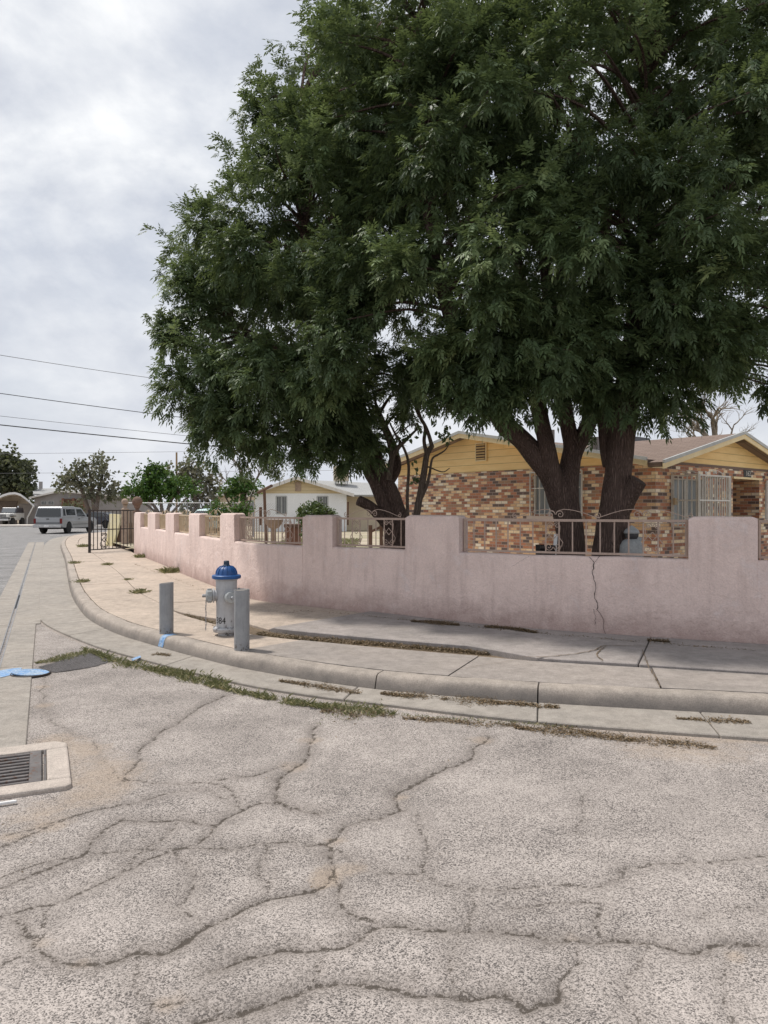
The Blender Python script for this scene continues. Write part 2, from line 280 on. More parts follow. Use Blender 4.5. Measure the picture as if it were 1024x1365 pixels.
# ------------------------------------------------------------------ mesh building
ORG = {}
def tag(o, label=None, cat=None, group=None, kind=None):
    if label: o['label'] = label
    if cat: o['category'] = cat
    if group: o['group'] = group
    if kind: o['kind'] = kind
    return o
def empty(name, loc, label, cat, group=None):
    o = bpy.data.objects.new(name, None); COL.objects.link(o); o.location = loc; o.empty_display_size = .2
    ORG[o] = Vector(loc); return tag(o, label, cat, group)
class MB:
    def __init__(s): s.v = []; s.f = []; s.uv = []
    def add(s, vs, fs, uvs=None):
        n = len(s.v); s.v += [tuple(p) for p in vs]
        for i, f in enumerate(fs):
            s.f.append(tuple(n+k for k in f)); s.uv.append(uvs[i] if uvs else None)
        return s
    def quad(s, a, b, c, d, uv=None): return s.add([a, b, c, d], [(0, 1, 2, 3)], [uv] if uv else None)
    def box(s, c, d, rz=0, ex=None):
        """box of size d about c; ex = x axis direction"""
        if ex is None: ex = Vector((math.cos(rz), math.sin(rz), 0))
        ex = Vector(ex).normalized(); up = Vector((0, 0, 1)) if abs(ex.z) < .95 else Vector((0, 1, 0))
        ey = up.cross(ex).normalized(); ez = ex.cross(ey); c = Vector(c)
        P = [c+ex*(i*d[0]/2)+ey*(j*d[1]/2)+ez*(k*d[2]/2) for i in (-1, 1) for j in (-1, 1) for k in (-1, 1)]
        return s.add(P, [(0, 1, 3, 2), (4, 6, 7, 5), (0, 4, 5, 1), (2, 3, 7, 6), (0, 2, 6, 4), (1, 5, 7, 3)])
    def bar(s, a, b, w, h=None):
        a = Vector(a); b = Vector(b); return s.box((a+b)/2, ((b-a).length, w, h or w), ex=b-a)
    def tube(s, pts, r, n=8, caps=True):
        pts = [Vector(p) for p in pts]; m = len(pts); rr = r if hasattr(r, '__len__') else [r]*m
        vs = []; prev = None
        for i, p in enumerate(pts):
            t = (pts[min(i+1, m-1)]-pts[max(i-1, 0)]).normalized()
            if prev is None: u = t.orthogonal().normalized()
            else:
                u = prev-t*prev.dot(t); u = u.normalized() if u.length > 1e-6 else t.orthogonal().normalized()
            prev = u; w = t.cross(u)
            vs += [p+(u*math.cos(2*PI*k/n)+w*math.sin(2*PI*k/n))*rr[i] for k in range(n)]
        fs = [(i*n+k, i*n+(k+1) % n, (i+1)*n+(k+1) % n, (i+1)*n+k) for i in range(m-1) for k in range(n)]
        if caps: fs += [tuple(range(n))[::-1], tuple((m-1)*n+k for k in range(n))]
        return s.add(vs, fs)
    def lathe(s, prof, c=(0, 0, 0), n=24, axis=None):
        """prof: (radius, height) pairs about an axis through c"""
        ax = Vector(axis or (0, 0, 1)).normalized(); u = ax.orthogonal().normalized(); w = ax.cross(u); c = Vector(c); m = len(prof)
        vs = [c+ax*h+(u*math.cos(2*PI*k/n)+w*math.sin(2*PI*k/n))*max(r, 1e-4) for r, h in prof for k in range(n)]
        fs = [(i*n+k, i*n+(k+1) % n, (i+1)*n+(k+1) % n, (i+1)*n+k) for i in range(m-1) for k in range(n)]
        fs += [tuple(range(n))[::-1], tuple((m-1)*n+k for k in range(n))]
        return s.add(vs, fs)
    def prism(s, poly, o, ex, ez, depth):
        """polygon in the (ex, ez) plane at o, extruded by the vector depth; uv = plane metres"""
        o = Vector(o); ex = Vector(ex); ez = Vector(ez); dp = Vector(depth); n = len(poly)
        A = [o+ex*p[0]+ez*p[1] for p in poly]; B = [a+dp for a in A]
        per = 0; uvs = [[tuple(p[:2]) for p in poly], [tuple(p[:2]) for p in poly][::-1]]; fs = [tuple(range(n)), tuple(range(2*n-1, n-1, -1))]
        for i in range(n):
            j = (i+1) % n; L = (A[j]-A[i]).length; D = dp.length
            fs.append((i, n+i, n+j, j)); uvs.append([(per, 0), (per, D), (per+L, D), (per+L, 0)]); per += L
        return s.add(A+B, fs, uvs)
    def build(s, name, mat, parent=None, smooth=False, bevel=0, seg=2, angle=40):
        me = bpy.data.meshes.new(name); root = parent
        while root is not None and root.parent is not None: root = root.parent
        og = ORG.get(root, Vector((0, 0, 0))); og = og if parent is not None else Vector((0, 0, 0))
        me.from_pydata([(v[0]-og.x, v[1]-og.y, v[2]-og.z) for v in s.v], [], s.f)
        if any(u for u in s.uv):
            uvl = me.uv_layers.new(name='UVMap'); k = 0
            for f, u in zip(s.f, s.uv):
                for i in range(len(f)):
                    uvl.data[k].uv = u[i] if u else (0, 0); k += 1
        for m_ in (mat if isinstance(mat, (list, tuple)) else [mat]): me.materials.append(m_)
        o = bpy.data.objects.new(name, me); COL.objects.link(o)
        if parent is not None: o.parent = parent
        if smooth: me.shade_smooth(); me.set_sharp_from_angle(angle=R(angle))
        me.validate()
        if bevel:
            b = o.modifiers.new('bevel', 'BEVEL'); b.width = bevel; b.segments = seg; b.limit_method = 'ANGLE'; b.angle_limit = R(35)
        return o
def copy_tree(o, parent=None):
    c = o.copy(); COL.objects.link(c); c.parent = parent
    for ch in list(o.children): copy_tree(ch, c)
    return c

def crom(pts, step=.12):
    """Catmull-Rom through 2-D points, resampled"""
    P = [np.array(p, float) for p in pts]; P = [2*P[0]-P[1]]+P+[2*P[-1]-P[-2]]; out = []
    for i in range(1, len(P)-2):
        n = max(2, int(np.linalg.norm(P[i+1]-P[i])/step))
        for k in range(n):
            t = k/n; a, b, c, d = P[i-1:i+3]
            out.append(.5*((2*b)+(-a+c)*t+(2*a-5*b+4*c-d)*t*t+(-a+3*b-3*c+d)*t**3))
    out.append(P[-2]); return np.array(out)
def resample(A, n):
    d = np.r_[0, np.cumsum(np.linalg.norm(np.diff(A, axis=0), axis=1))]; s = np.linspace(0, d[-1], n)
    return np.c_[np.interp(s, d, A[:, 0]), np.interp(s, d, A[:, 1])]
def normals(A):
    t = np.gradient(A, axis=0); t /= np.linalg.norm(t, axis=1)[:, None]; return np.c_[t[:, 1], -t[:, 0]]
def pxof(A): return CX+F*A[:, 0]/A[:, 1]
def strip(mb, A, B, zt, zb, i0=0, i1=None, wob=0.0):
    """slab between polylines A (street side) and B, top zt, bottom zb"""
    i1 = len(A)-1 if i1 is None else i1; n = i1-i0+1
    zt = zt if hasattr(zt, '__len__') else [zt]*len(A)
    vs = []
    for i in range(i0, i1+1):
        vs += [(A[i][0], A[i][1], zb), (A[i][0], A[i][1], zt[i]), (B[i][0], B[i][1], zt[i]), (B[i][0], B[i][1], zb)]
    fs = []
    for k in range(n-1):
        a = k*4; b = a+4
        fs += [(a, a+1, b+1, b), (a+1, a+2, b+2, b+1), (a+2, a+3, b+3, b+2)]
    fs += [(0, 3, 2, 1), ((n-1)*4, (n-1)*4+1, (n-1)*4+2, (n-1)*4+3)]
    mb.add(vs, fs)

# ------------------------------------------------------------------ camera, light, sky
cam = bpy.data.cameras.new('camera'); co = bpy.data.objects.new('camera', cam); COL.objects.link(co)
cam.sensor_fit = 'VERTICAL'; cam.sensor_height = 36; cam.lens = 36*F/1365; cam.shift_y = -2.5/1365
cam.clip_start = .05; cam.clip_end = 3000; co.location = (0, 0, CH); co.rotation_euler = (R(90), 0, 0); SC.camera = co
SUN_EL, SUN_AZ = 63, 298          # azimuth clockwise from +Y: high on the left
sun = bpy.data.lights.new('sun', 'SUN'); so = bpy.data.objects.new('sun', sun); COL.objects.link(so)
sun.energy = 3.6; sun.angle = R(5); sun.color = (1.0, .95, .88)
sd = Vector((math.sin(R(SUN_AZ))*math.cos(R(SUN_EL)), math.cos(R(SUN_AZ))*math.cos(R(SUN_EL)), math.sin(R(SUN_EL))))
so.rotation_euler = (-sd).to_track_quat('-Z', 'Y').to_euler()
w = bpy.data.worlds.new('World'); SC.world = w; w.use_nodes = True; nt = w.node_tree; nt.nodes.clear()
wo = nt.nodes.new('ShaderNodeOutputWorld'); bg = nd(nt, 'Background', {'Strength': .1}); nt.links.new(bg.outputs[0], wo.inputs[0])
sky = nt.nodes.new('ShaderNodeTexSky'); sky.sky_type = 'NISHITA'; sky.sun_disc = False
sky.sun_elevation = R(SUN_EL); sky.sun_rotation = R(SUN_AZ); sky.air_density = 1; sky.dust_density = 2
dirv = nd(nt, 'TexCoord').outputs['Generated']; sx = nd(nt, 'SeparateXYZ', {'Vector': dirv})
hz = math_(nt, 'ADD', math_(nt, 'MAXIMUM', sx.outputs[2], 0.0), .42)       # project on a high cloud deck
cv = nd(nt, 'CombineXYZ', {'X': math_(nt, 'DIVIDE', sx.outputs[0], hz), 'Y': math_(nt, 'DIVIDE', sx.outputs[1], hz), 'Z': .37}).outputs[0]
n1 = noise_(nt, cv, 2.6, 9, .57, .15); n2 = noise_(nt, nd(nt, 'Mapping', {'Vector': cv, 'Location': (3.1, 1.7, 0)}).outputs[0], 1.3, 7, .55, .2)
cl = ramp(nt, n1, [(.34, (5.6, 6.05, 6.9)), (.44, (6.9, 7.25, 8.0)), (.53, (8.7, 8.95, 9.4)), (.61, (10.8, 10.9, 11.0))])
cov = ramp(nt, n2, [(.34, .62), (.52, .94)])
col = mixc(nt, cov, sky.outputs[0], cl)
low = ramp(nt, sx.outputs[2], [(0.0, 1), (.36, 0)])                         # even veil towards the horizon
col = mixc(nt, math_(nt, 'MULTIPLY', low, .85), col, (7.7, 7.95, 8.6))
nt.links.new(col, bg.inputs['Color'])
vs_ = SC.view_settings; vs_.view_transform = 'Standard'; vs_.look = 'None'; vs_.gamma = 1; vs_.exposure = -0.04; vs_.use_curve_mapping = False
SC.render.engine = 'CYCLES'; SC.cycles.max_bounces = 8; SC.cycles.transparent_max_bounces = 8
try: SC.cycles.use_denoising = True
except Exception: pass

# ------------------------------------------------------------------ ground, streets
mb = MB(); mb.quad((-700, -300, -.05), (700, -300, -.05), (700, 1200, -.05), (-700, 1200, -.05)); tag(mb.build('ground', MT['ground']), kind='structure')
KB = crom([(12, 3.7), (8, 4.55), (4.5, 5.35), (2.95, 5.70), (1.26, 6.09), (-.08, 6.55), (-1.27, 7.3), (-2.04, 8.0), (-2.9, 8.9), (-3.5, 9.6),
           (-4.24, 10.7), (-4.93, 12), (-5.8, 13.8), (-7.1, 16.7), (-9.7, 22.6), (-15.2, 35), (-18.3, 44), (-18.6, 52), (-17, 60)])
KBN = normals(KB)
GE = crom([(12, 3.05), (8, 3.95), (4.5, 4.75), (2.66, 5.14), (1.15, 5.56), (-.07, 6.09), (-.75, 6.42), (-1.48, 6.92), (-2.73, 8.04), (-3.53, 8.85), (-4.72, 10.35),
           (-5.44, 11.73), (-7.33, 15.84), (-10.4, 22.6), (-15.95, 35), (-19.1, 44), (-19.4, 52), (-17.9, 60)])
CR = [  # cracks seen in the near road: (weight, picture points)
 (1.0, [(0,1185),(30,1172),(70,1156),(110,1140),(125,1120),(165,1090),(240,1090),(290,1097),(320,1077),(350,1067),(390,1072),(430,1080)]),
 (.8, [(0,1225),(70,1205),(130,1177),(165,1160),(235,1130),(280,1110),(300,1090),(325,1075)]),
 (.7, [(120,1135),(240,1127),(310,1125),(350,1120),(400,1124)]),
 (1.0, [(649,980),(617,1016),(576,1030),(529,1051),(535,1077),(502,1086),(464,1100),(441,1121),(400,1124)]),
 (1.1, [(420,965),(415,995),(395,1020),(370,1035),(370,1060),(385,1075)]),
 (.8, [(170,1035),(200,1042),(280,1040),(340,1032),(380,1018)]),
 (.9, [(165,1040),(185,1000),(220,970),(270,940),(300,925)]),
 (.7, [(0,1115),(40,1105),(100,1085),(165,1070),(220,1057),(280,1050),(300,1060)]),
 (1.2, [(30,1225),(50,1260),(90,1280),(135,1287),(180,1272),(220,1267),(250,1250),(280,1230),(320,1212),(360,1192),(415,1185),(435,1170),(445,1145),(441,1121)]),
 (1.1, [(280,1290),(320,1275),(370,1262),(450,1255),(512,1230),(562,1232),(612,1237),(702,1245),(792,1247),(862,1252),(912,1262),(977,1255),(1024,1258),(1100,1250)]),
 (.9, [(441,1150),(450,1195),(458,1215),(497,1226)]),
 (1.1, [(260,1362),(300,1350),(350,1337),(380,1325),(410,1312),(512,1306),(542,1310),(622,1327),(662,1320),(697,1335),(737,1330),(750,1305)]),
 (.6, [(627,1180),(712,1177),(792,1177),(827,1165),(830,1155)]), (.6, [(682,1205),(742,1202),(797,1202),(802,1220),(800,1247)]),
 (.35, [(772,1110),(772,1080),(782,1060)]), (.4, [(932,1222),(977,1205),(1024,1205),(1090,1215)]),
 (.5, [(557,1085),(570,1125),(564,1160),(577,1180),(627,1180)]), (.6, [(441,1121),(473,1150),(526,1159),(564,1165)]),
 (.5, [(620,1240),(630,1210),(627,1180)]), (.5, [(750,1305),(770,1280),(760,1247)]), (.5, [(840,1365),(836,1320),(850,1290),(862,1252)]),
 (.6, [(190,1365),(200,1340),(260,1330),(300,1350)]), (.6, [(0,1290),(50,1262)]), (.7, [(75,880),(60,905),(55,930),(65,960),(90,975)]),
 (.7, [(0,1170),(60,1150),(100,1140)]), (.7, [(165,1160),(190,1130),(240,1090)]), (.8, [(320,1077),(310,1050),(280,1040)]), (.7, [(0,1130),(20,1120),(100,1085)]), 
 (.7, [(235,1130),(260,1160),(240,1200),(280,1230)]), (.6, [(360,1192),(350,1150),(350,1120)]), (.6, [(70,1205),(60,1240),(50,1260)]), (.6, [(830,1155),(900,1150),(1024,1140)]), (.6, [(440,1255),(430,1290),(410,1312)]), (.6, [(612,1237),(600,1280),(622,1327)]), (.6, [(180,1272),(190,1310),(200,1340)]), (.6, [(90,975),(120,985),(165,1040)]), (.5, [(977,1255),(960,1310),(980,1365)]),
]
def seg_dist(X, Y, pts):
    D = np.full(X.shape, 9.0)
    for (x0, y0), (x1, y1) in zip(pts[:-1], pts[1:]):
        dx, dy = x1-x0, y1-y0; L = dx*dx+dy*dy+1e-9
        t = np.clip(((X-x0)*dx+(Y-y0)*dy)/L, 0, 1); D = np.minimum(D, np.hypot(X-x0-t*dx, Y-y0-t*dy))
    return D
ys = [1.2]
while ys[-1] < 13: ys.append(ys[-1]*1.0052)
ys = np.array(ys); xs = np.arange(-6.0, 8.0, .0165); X, Y = np.meshgrid(xs, ys)
# hand-made irregularity: warp the distance field so no crack runs straight
def wob(X, Y, f, a): return a*(np.sin(f*X*1.3+2.1*np.sin(f*Y*.7))+np.sin(f*Y*1.7+1.3*np.sin(f*X*.9+1)))/2
XW = X+wob(X, Y, 9, .022)+wob(Y, X, 31, .008); YW = Y+wob(Y+3, X, 8, .022)+wob(X+1, Y, 27, .009)
dist = np.full(X.shape, 9.0); wid = np.zeros(X.shape)
for wt, pp in CR:
    d = seg_dist(XW, YW, [g(*p) for p in pp]); m_ = d < dist; dist = np.where(m_, d, dist); wid = np.where(m_, wt, wid)
dirt = np.zeros(X.shape)
for (px, py, r_, a_) in [(75,985,.20,.9),(110,1000,.22,.9),(140,1030,.3,1),(60,940,.12,.8),(55,915,.1,.8),(130,1060,.2,.7),(45,1085,.2,.7),(415,985,.12,.8),(392,1020,.12,.8),(448,1160,.10,.75),(445,1120,.08,.7),
    (480,1152,.07,.6),(430,1170,.08,.8),(535,1060,.06,.8),(640,985,.12,.8),(765,1248,.05,.7),(60,1255,.06,.7),(110,1283,.06,.7),(225,1335,.07,.8),(980,1272,.06,.7),(15,1115,.08,.7),(70,1100,.1,.6),(860,995,.35,.6),(960,1000,.4,.6)]:
    x0, y0 = g(px, py); dirt += a_*np.exp(-((X-x0)**2+(Y-y0)**2)/(r_*r_))
dirt += .55*np.exp(-(seg_dist(X, Y, [(p[0], p[1]) for p in GE[::6]])/.10)**2)
dirt = np.clip(dirt, 0, 1.1)
edge = np.clip(seg_dist(X, Y, [(p[0], p[1]) for p in GE[::6]])/.5, 0, 1)*np.clip((X+2.2+.456*(Y-5))/.5, 0, 1)
Z = -(.009*np.exp(-(dist/.022)**2)+.007*np.exp(-(dist/.12)**2))*wid*edge+.004*wob(X, Y, 3.1, 1.0)*edge-.003
def grid_mesh(name, X, Y, Z, mat, attrs):
    ny, nx = X.shape; me = bpy.data.meshes.new(name)
    co_ = np.stack([X, Y, Z], -1).reshape(-1, 3).astype(np.float32)
    i = np.arange(ny*nx).reshape(ny, nx); q = np.stack([i[:-1, :-1], i[:-1, 1:], i[1:, 1:], i[1:, :-1]], -1).reshape(-1, 4)
    fill_mesh(me, co_, q); me.polygons.foreach_set('use_smooth', np.ones(len(q), bool))
    for k, v in attrs.items():
        a = me.attributes.new(k, 'FLOAT', 'POINT'); a.data.foreach_set('value', v.reshape(-1).astype(np.float32))
    me.materials.append(mat); o = bpy.data.objects.new(name, me); COL.objects.link(o); return o
def fill_mesh(me, co_, q):
    k = q.shape[1]
    me.vertices.add(len(co_)); me.vertices.foreach_set('co', np.ascontiguousarray(co_, np.float32).reshape(-1))
    me.loops.add(q.size); me.loops.foreach_set('vertex_index', np.ascontiguousarray(q, np.int32).reshape(-1))
    me.polygons.add(len(q)); me.polygons.foreach_set('loop_start', np.arange(0, q.size, k, dtype=np.int32)); me.update(calc_edges=True)
tag(grid_mesh('road', X, Y, Z, MT['road'], {'crack': dist, 'width': wid, 'dirt': dirt}), kind='structure')
mb = MB()      # the same road surface going on beyond the frame
for (a, b, c, d) in ((-6, 8, -12, 1.2),): mb.quad((a, c, -.004), (b, c, -.004), (b, d, -.004), (a, d, -.004))
mb.quad((8, -12, -.004), (40, -12, -.004), (40, 8, -.004), (8, 8, -.004)); mb.quad((-30, -12, -.004), (-6, -12, -.004), (-6, 6, -.004), (-30, 6, -.004))
tag(mb.build('road_beyond', MT['street']), kind='structure')
MT['patch'] = road_mat('dark_cold_patch', (.15, .14, .14), (.05, .046, .045), .40, False)
mb = MB(); q = [(52, 889), (70, 884), (95, 876), (120, 871), (140, 874), (146, 881), (128, 888), (100, 893), (70, 896)]; P2 = [g(*p) for p in q]; P2 = P2+[P2[0]]; P3 = crom(P2, .04)[:-1]
P3 = [(x+.02*mnoise.noise(Vector((x*20, y*20, 1))), y+.03*mnoise.noise(Vector((x*20, y*20, 5)))) for x, y in P3]; cx_ = sum(p[0] for p in P3)/len(P3); cy_ = sum(p[1] for p in P3)/len(P3)
mb.add([(cx_, cy_, .012)]+[(x, y, .0025) for x, y in P3], [(0, i+1, (i+1) % len(P3)+1) for i in range(len(P3))]); tag(mb.build('asphalt_patch', MT['patch']), kind='structure')
# left street
mb = MB()
mb.add([(-3.0, 4.6, .004), (-7.0, 13.6, .004), (-6.4, 15.0, .004), (-15.2, 36.8, .004), (-18.4, 44, .004), (-18.6, 52, .004), (-17.0, 61, .004), (-8, 71, .004), (-60, 73, .004), (-60, 4.6, .004)], [tuple(range(10))])
tag(mb.build('side_street', MT['street']), kind='structure')
# gutter pan, in cast lengths
mb = MB(); GR = resample(GE, 400); KR = resample(KB, 400)
def fr(A, px): return int(np.argmin(np.abs(pxof(A)-px)+np.where(A[:, 1] > 30, 999, 0)))
cuts = sorted({0, 399}|{fr(KR, p) for p in (930, 717, 470, 262, 140, 93, 88.3)}|{330, 362, 380})
for a, b in zip(cuts[:-1], cuts[1:]):
    A = GR[a:b+1].copy(); B = KR[a:b+1].copy(); A[-1] = A[-1]*.997+A[-2]*.003
    k = b-a; A = np.array(A); B = np.array(B)
    e0 = .008/max(.01, np.linalg.norm(KR[a+1]-KR[a])); A[0] = A[0]+(A[1]-A[0])*e0; B[0] = B[0]+(B[1]-B[0])*e0
    strip(mb, A, B+.0*B, .024, -.1)
GUT = mb.build('gutter', MT['gutter'], bevel=.008, seg=1); tag(GUT, kind='structure')
# kerb: rounded section swept along the base line, with joints
mb = MB(); PROF = [(-.002, -.08), (.0, .024), (.018, .085), (.028, .118), (.043, .138), (.07, .148), (.175, .1515), (.178, -.08)]
kj = sorted({0, len(KB)-1}|{fr(KB, p) for p in (717, 498, 213, 105, 92, 88.2)}|{fr(KB, 1400)})
for a, b in zip(kj[:-1], kj[1:]):
    n = b-a+1; vs = []
    for i in range(a, b+1):
        sh = (.006 if i == a else -.006 if i == b else 0); t = KB[min(i+1, len(KB)-1)]-KB[max(i-1, 0)]; t = t/np.linalg.norm(t)
        for o_, z in PROF:
            j = (.007*mnoise.noise(Vector((KB[i][0]*3, KB[i][1]*3, z*9)))+.006*mnoise.noise(Vector((KB[i][0]*11, KB[i][1]*11, z*25)))) if z > .05 else 0
            p = KB[i]+KBN[i]*(o_+j)+t*sh; vs.append((p[0], p[1], z+j*.6))
    m_ = len(PROF); fs = [(k*m_+q, k*m_+q+1, (k+1)*m_+q+1, (k+1)*m_+q) for k in range(n-1) for q in range(m_-1)]
    fs += [tuple(range(m_))[::-1], tuple((n-1)*m_+q for q in range(m_))]; mb.add(vs, fs)
KERB = tag(mb.build('kerb', MT['kerb'], smooth=True, angle=50), kind='structure')
def on_kerb(px, half, name):       # paint following the kerb section
    i = fr(KB, px); mb = MB(); pr = [(o_-.004*(z < .12), z+.004) for o_, z in PROF[1:7]]; vs = []
    for k, wv in ((i-half, 0), (i+half, 0)):
        q = KB[i]+(KB[k]-KB[i])*.45
        for o_, z in pr: p = q+KBN[i]*o_; vs.append((p[0], p[1], z))
    n = len(pr); mb.add(vs, [(q, q+1, n+q+1, n+q) for q in range(n-1)]); return mb.build(name, MT['chalk_blue'], KERB, smooth=True)
on_kerb(213, 1, 'paint_stripe')
mb = MB()
for (a, b) in ((178, 886), (196, 878)): pass
q = [g(176, 881, .03), g(188, 876, .03), g(187, 873.5, .03), g(175, 878, .03)]; mb.quad(*[(x, y, .029) for x, y in q])
mb.build('paint_mark', MT['chalk_blue'], GUT)
# walk: outer strip beside the kerb, inner strip beside the wall, soil between
MIDP = [(12, 4.6), (8, 5.35), (5, 5.98), (3.37, 6.52), (2.46, 6.83), (1.5, 7.14), (1.09, 7.32), (.37, 7.63), (-.5, 8.06), (-1.5, 8.64), (-2.1, 9.38), (-2.86, 10.4),
        (-3.49, 11.57), (-4.46, 13.4), (-6.1, 17.1), (-8.25, 21.7), (-9.9, 25.2), (-13.6, 33), (-16.6, 42), (-17.2, 52), (-15.6, 60)]
MID = crom(MIDP)
WP = crom([(12, 5.35), (9, 6.15), (6.5, 6.95), (4.08, 7.88), (1.70, 8.97), (.48, 9.9), (-.91, 11.04), (-2.16, 12.1), (-3.26, 14.2), (-4.68, 17.1), (-5.84, 19.66), (-7.02, 22.1), (-8.4, 24.96)], .05)
WALK_IN = np.vstack([WP[::2], crom([(-8.45, 25.1), (-11.9, 33), (-15, 42), (-15.6, 52), (-14, 60)])])
KBK = KB+KBN*.182
mb = MB(); A = resample(KBK, 300); B = resample(WALK_IN, 300)+np.array([.05, .05]); strip(mb, A, B, .115, -.04)
tag(mb.build('verge_soil', MT['dirt']), kind='structure')
NS = 600; MR = resample(MID, NS); MN = normals(MR); mpx = pxof(MR)
KK = np.array([KBK[np.argmin(np.linalg.norm(KBK-p, axis=1))] for p in MR]); WW = np.array([WALK_IN[np.argmin(np.linalg.norm(WALK_IN-p, axis=1))] for p in MR])
def smooth(A, n=9): return np.stack([np.convolve(np.pad(A[:, k], n, mode='edge'), np.ones(2*n+1)/(2*n+1), 'valid') for k in (0, 1)], -1)
KK = np.array([KBK[np.argmin(np.linalg.norm(KBK-p, axis=1))] for p in smooth(KK)])+normals(MR)*.012; WW = smooth(WW, 7)-normals(MR)*.0
near = MR[:, 1] < 30
gap = np.where(near, np.clip((mpx-225)/60, 0, 1)*np.clip((720-mpx)/110, 0, 1), 0)*.36+.012
def cutlist(pxs, extra=()): return sorted({0, NS-1}|{int(np.argmin(np.abs(mpx-p)+np.where(near, 0, 9999))) for p in pxs}|set(extra))
def slabs(A, B, zt, zb, cuts, name, mat, tilt=.006):
    mb = MB()
    for a, b in zip(cuts[:-1], cuts[1:]):
        P = A[a:b+1].copy(); Q = B[a:b+1].copy()
        for S in (P, Q):
            d0 = S[1]-S[0]; d1 = S[-2]-S[-1]; S[0] += d0/(np.linalg.norm(d0)+1e-6)*.006; S[-1] += d1/(np.linalg.norm(d1)+1e-6)*.006
        dz = random.uniform(-tilt, tilt); strip(mb, P, Q, [zt[i]+dz for i in range(a, b+1)], zb)
    return tag(mb.build(name, mat, bevel=.009, seg=1), kind='structure')
ext = tuple(i for i in range(0, NS, 24) if mpx[i] > 1010 or not near[i])
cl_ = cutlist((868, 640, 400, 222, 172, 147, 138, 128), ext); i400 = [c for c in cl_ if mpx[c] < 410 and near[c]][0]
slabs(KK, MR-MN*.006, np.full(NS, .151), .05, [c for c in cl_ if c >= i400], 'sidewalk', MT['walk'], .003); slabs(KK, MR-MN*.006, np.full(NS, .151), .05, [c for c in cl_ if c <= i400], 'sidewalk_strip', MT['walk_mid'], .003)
i330 = int(np.argmin(np.abs(mpx-325)+np.where(near, 0, 9999)))
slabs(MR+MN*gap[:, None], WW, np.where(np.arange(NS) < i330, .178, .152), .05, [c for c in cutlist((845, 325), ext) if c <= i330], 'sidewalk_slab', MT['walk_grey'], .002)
slabs(MR+MN*gap[:, None], WW, np.full(NS, .152), .05, [i330]+[c for c in cutlist((215, 185, 150, 133), ext) if c > i330], 'sidewalk_panel', MT['walk'], .004)
# cracks in the walk and kerb: thin dark soil-filled slivers
def sliver(mb, pts, w0, z):
    P = crom(pts, .03); n = len(P); Nn = normals(P); L = []; Rr = []
    for i, p in enumerate(P):
        e = .25+.75*min(1, min(i, n-1-i)/max(1, n*.15)); j = mnoise.noise(Vector((p[0]*14, p[1]*14, 3)))*.018; ww = w0*e*(.6+.8*abs(mnoise.noise(Vector((p[0]*30, p[1]*30, 0)))))
        q = p+Nn[i]*j; L.append(q+Nn[i]*ww/2); Rr.append(q-Nn[i]*ww/2)
    vs = [(a[0], a[1], z) for a in L]+[(a[0], a[1], z) for a in Rr]; mb.add(vs, [(i, i+1, n+i+1, n+i) for i in range(n-1)])
mb = MB(); zz = .187
for pp, w0 in (([(680, 877), (740, 875), (790, 868), (810, 861), (870, 863)], .02), ([(808, 862), (796, 872), (803, 882)], .018), ([(856, 866), (866, 893)], .012)):
    sliver(mb, [g(x, y, .18) for x, y in pp], w0, zz)
for pp, w0 in (([(868, 892), (880, 918)], .012), ([(610, 893), (660, 885), (700, 878)], .006)): sliver(mb, [g(x, y, .15) for x, y in pp], w0, .1585)
tag(mb.build('sidewalk_crack', MT['dirt']), kind='structure')

# ribbon of concrete with the slot drain
mb = MB(); d_ = np.array([-.456, 1.0]); pA = np.array([-2.41, 5.0]); nrm = np.array([-1.0, -.456])/math.hypot(1, .456)
def rib(y0, y1, o0, o1, z=.012, zb=-.1):
    a0 = pA+d_*(y0-5); a1 = pA+d_*(y1-5); strip(mb, np.array([a0+nrm*o1, a1+nrm*o1]), np.array([a0+nrm*o0, a1+nrm*o0]), z, zb)
yy = [5.0, 7.25, 7.6, 10.4, 13.4, 16.5, 20, 24, 28, 33, 37]
for a, b in zip(yy[:-1], yy[1:]): rib(a+.006, b, 0 if b < 10.5 else -.06, .30, .012); rib(a+.006, b, .345, .64, .012)
tag(mb.build('concrete_ribbon', MT['gutter'], bevel=.006, seg=1), kind='structure')
t = empty('slot_drain', (-3.97, 7.73, 0), 'long dark slot drain running down the concrete ribbon of the side street', 'drain')
mb = MB(); rib(5.01, 37, .3, .345, -.03, -.12); mb.build('channel', MT['black'], t)
mb = MB(); vs = []; fs = []; k = 0; y0 = 5.05
while y0 < 22:
    for yq in (y0, y0+.02):
        a_ = pA+d_*(yq-5)
        for o_ in (.297, .306, .339, .348): vs.append((*(a_+nrm*o_), .0135))
    y0 += .115; k += 1
for r_ in range(2*k-1):
    i_ = r_*4; fs += [(i_, i_+4, i_+5, i_+1), (i_+2, i_+6, i_+7, i_+3)]
    if r_ % 2 == 0: fs.append((i_+1, i_+5, i_+6, i_+2))
mb.add(vs, fs); mb.build('slot_grille', MT['steel'], t)
